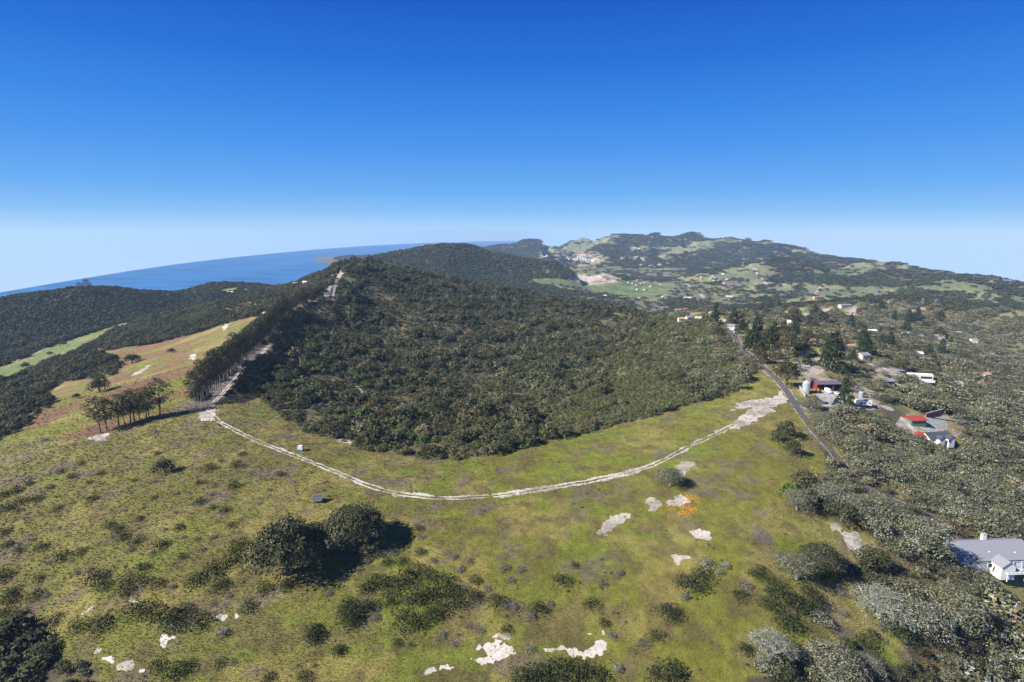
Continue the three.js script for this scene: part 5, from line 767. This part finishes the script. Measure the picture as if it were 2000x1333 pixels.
HALF_HIDDEN.forEach(([px, py], k) => { const at = hit(px, py), len = clamp(11 * axial(at) / FOCAL, 9, 18), o = thing('house', k % 3 ? 'pale house with grey roof, half hidden in the oaks of the slope' : 'pale house with brown tile roof, half hidden in the oaks of the slope', 'house', at, (hash2(px, py) - 0.5) * 1.2, k % 3 ? 'half-hidden grey roofed houses' : 'half-hidden tile roofed houses'); gabled(o, len, 8, 5, 2, k % 2 ? M.white : M.cream, k % 3 ? M.greyRoof : M.tile, { windows: [-len / 4, len / 4], foot: 6, door: 0 }); });
{ // the village at the foot of the mountains
  const rnd = seeded(66), kinds = [['white', 'tileRed'], ['cream', 'tileRed'], ['white', 'greyRoof'], ['white', 'tile']], proto = kinds.map(([w, r], k) => { const g = new THREE.Group(); (k % 2 ? hipped : gabled)(g, 22, 13, 6, 4, M[w], M[r], { foot: 14 }); return g; });
  const say = ['white house with red roof in the far village', 'cream house with red hip roof in the far village', 'white house with grey roof in the far village', 'white house with brown hip roof in the far village'];
  for (const [n, x, y, sx, sy, red] of [[16, 1063, 500, 14, 5, 0.6], [34, 1138, 499, 22, 4, 0.85], [34, 1132, 506, 42, 4, 0.2], [12, 1250, 487, 14, 4, 0.6], [14, 1236, 506, 26, 3, 0.1], [14, 1060, 532, 26, 8, 0.3], [10, 1280, 520, 30, 8, 0.3], [12, 1400, 545, 50, 12, 0.3], [10, 1260, 560, 40, 14, 0.4]])
    for (let k = 0; k < n; k++) { const at = hit(x + (rnd() + rnd() - 1) * sx, y + (rnd() + rnd() - 1) * sy); if (at.y < -170 || -at.z > 5200) continue; const i = rnd() < red ? (rnd() < 0.5 ? 0 : 1) : rnd() < 0.7 ? 2 : 3, o = proto[i].clone(); o.name = unique('village_house'); o.position.copy(at); o.rotation.y = rnd() * 3; o.scale.setScalar(at.z < -3300 ? 0.8 + 0.45 * rnd() : 0.65); tag(o, say[i], 'house', 'village houses ' + kinds[i].join(' ').replace(/([A-Z])/g, ' $1').toLowerCase()); scene.add(o); }
}
// ---- pylons
for (const [px, py, h, label] of [[1691, 578, 15, 'lattice pylon on the golden knoll, shorter of the pair'], [1713, 577, 17, 'lattice pylon on the golden knoll, taller of the pair'], [1802, 596, 14, 'lattice pylon at the end of the sandy hill'], [1827, 600, 17, 'tall lattice pylon where the sandy hill turns wooded'], [1909, 642, 18, 'lattice pylon beside the track down the far slope'], [1451, 522, 11, 'distant lattice pylon left of the hill pasture'], [1472, 530, 15, 'distant lattice pylon on the hill pasture by the dirt road'], [1503, 543, 14, 'distant lattice pylon where hill pasture meets forest']]) {
  const at = hit(px, py), d = axial(at), H = h * d / FOCAL, t = thing('pylon', label, 'pylon', at, 0.3), w = H * 0.14, r = H * 0.012, k = 0.45;
  for (const s of [-1, 1]) { const l = new Shape(); for (const [u, v] of [[-1, -1], [1, -1], [1, 1], [-1, 1]]) l.limb(V(s * w + u * w * 0.35, -2, v * w * 0.35), V(s * w * 0.8 + u * w * 0.08, H * 0.95, v * w * 0.08), r, r, [k, k, k], 4); for (let i = 0; i < 6; i++) { const f = 0.34 - 0.045 * i, y0 = H * 0.95 * i / 6, y1 = H * 0.95 * (i + 1) / 6; l.limb(V(s * w - w * f, y0, w * f), V(s * w + w * f, y1, w * f), r * 0.7, r * 0.7, [k, k, k], 3); } mesh('mast', l.geometry(), leafy({ roughness: 0.5, metalness: 0.3 }), t); }
  box('crossarm', t, M.steel, w * 4.4, H * 0.03, H * 0.03, 0, H * 0.82, 0); for (const x of [-1.9, 0, 1.9]) box('insulator', t, M.steel, r * 2, H * 0.07, r * 2, x * w, H * 0.775, 0);
}
{ // small things on the meadow
  const t = thing('water_tank', 'small white tank on a green base beside the dirt track', 'tank', hit(587, 881)); const s = prism('tank', t, M.white, [[-1.3, 0.9], [1.3, 0.9], [1.5, 1.3], [1.5, 2.5], [1.1, 3], [-1.1, 3], [-1.5, 2.5], [-1.5, 1.3]], 2.2, 0, 0, -1.1); box('lid', s, M.white, 0.7, 0.2, 0.7, 0, 3.08, 1.1); box('base', t, M.teal, 2.6, 0.9, 2, 0, 0.42, 0); box('valve', t, M.dark, 0.3, 0.3, 0.3, -1.1, 1, 1.2);
  const [p, L] = frame('solar_panel', 'dark tilted solar panel on two posts in the grass', 'solar panel', 606, 980, 634, 982); const f = new THREE.Group(); f.name = 'panel'; f.position.set(0, 2, 0); f.rotation.set(0.55, 0, 0.18); p.add(f); box('backing', f, M.steel, 5.6, 0.1, 3.4, 0, 0, 0); for (let i = 0; i < 3; i++) for (let j = 0; j < 2; j++) box('cell', f, M.panel, 1.78, 0.05, 1.6, (i - 1) * 1.84, 0.075, (j - 0.5) * 1.66); for (const x of [-1.6, 1.6]) box('post', p, M.wood, 0.16, 2.6, 0.16, x, 0.75, 0);
  for (const [px, py, label] of [[786, 979, 'weathered post standing beside the bend of the track'], [614, 992, 'thin post in the grass below the solar panel'], [650, 970, 'thin post between solar panel and track']]) { const o = thing('post', label, 'post', hit(px, py)); const q = mesh('shaft', new THREE.CylinderGeometry(0.12, 0.15, 2.6, 8), M.wood, o); q.position.y = 1.1; box('crosspiece', o, M.wood, 0.7, 0.14, 0.14, 0.1, 2.1, 0); }
  const A = hit(320, 817), B = hit(384, 800), fence = thing('wire_fence', 'wire fence between the eucalyptus group and the row', 'fence', A), d = B.clone().sub(A), n = 9; let last;
  for (let k = 0; k <= n; k++) { const w = put(A.x + d.x * k / n, A.z + d.z * k / n).sub(A); box('post', fence, M.wood, 0.16, 2.2, 0.16, w.x, w.y + 0.7, w.z); if (last) for (const y of [0.7, 1.3]) { const len = w.distanceTo(last), o = mesh('wire', new THREE.CylinderGeometry(0.025, 0.025, len, 4), M.steel, fence); o.position.copy(w).add(last).multiplyScalar(0.5); o.position.y += y; o.quaternion.setFromUnitVectors(V(0, 1, 0), w.clone().sub(last).normalize()); } last = w; }
  const rnd = seeded(88); for (let k = 0; k < 16; k++) { const at = hit(1572 + rnd() * 30, 715 + rnd() * 5), o = thing('stone_pallet', 'pile of pale stones in the storage yard behind the barn', 'stone pile', at, rnd() * 3, 'stone piles in the storage yard'); for (let i = 0; i < 5; i++) { const q = mesh('stone', new THREE.DodecahedronGeometry(0.5 + 0.4 * rnd()), rnd() < 0.3 ? M.dark : M.concrete, o); q.position.set(rnd() * 1.8 - 0.9, 0.3 + 0.5 * rnd(), rnd() * 1.8 - 0.9); q.scale.y = 0.7; } }
  for (let k = 0; k < 8; k++) vehicle('car parked in the hillside lot by the wide dirt road', [M.black, M.carBlue, M.silver][k % 3], 1656 + k * 3, 612 + (k % 3) * 1.2, 0.3 + rnd(), 'car', 'cars in the hillside lot').scale.setScalar(1.4);
}
scene.fog = new THREE.FogExp2(new THREE.Color(0.45, 0.68, 1), 0.00005);   // thin blue sea haze over the far hills
renderer.render(scene, camera);
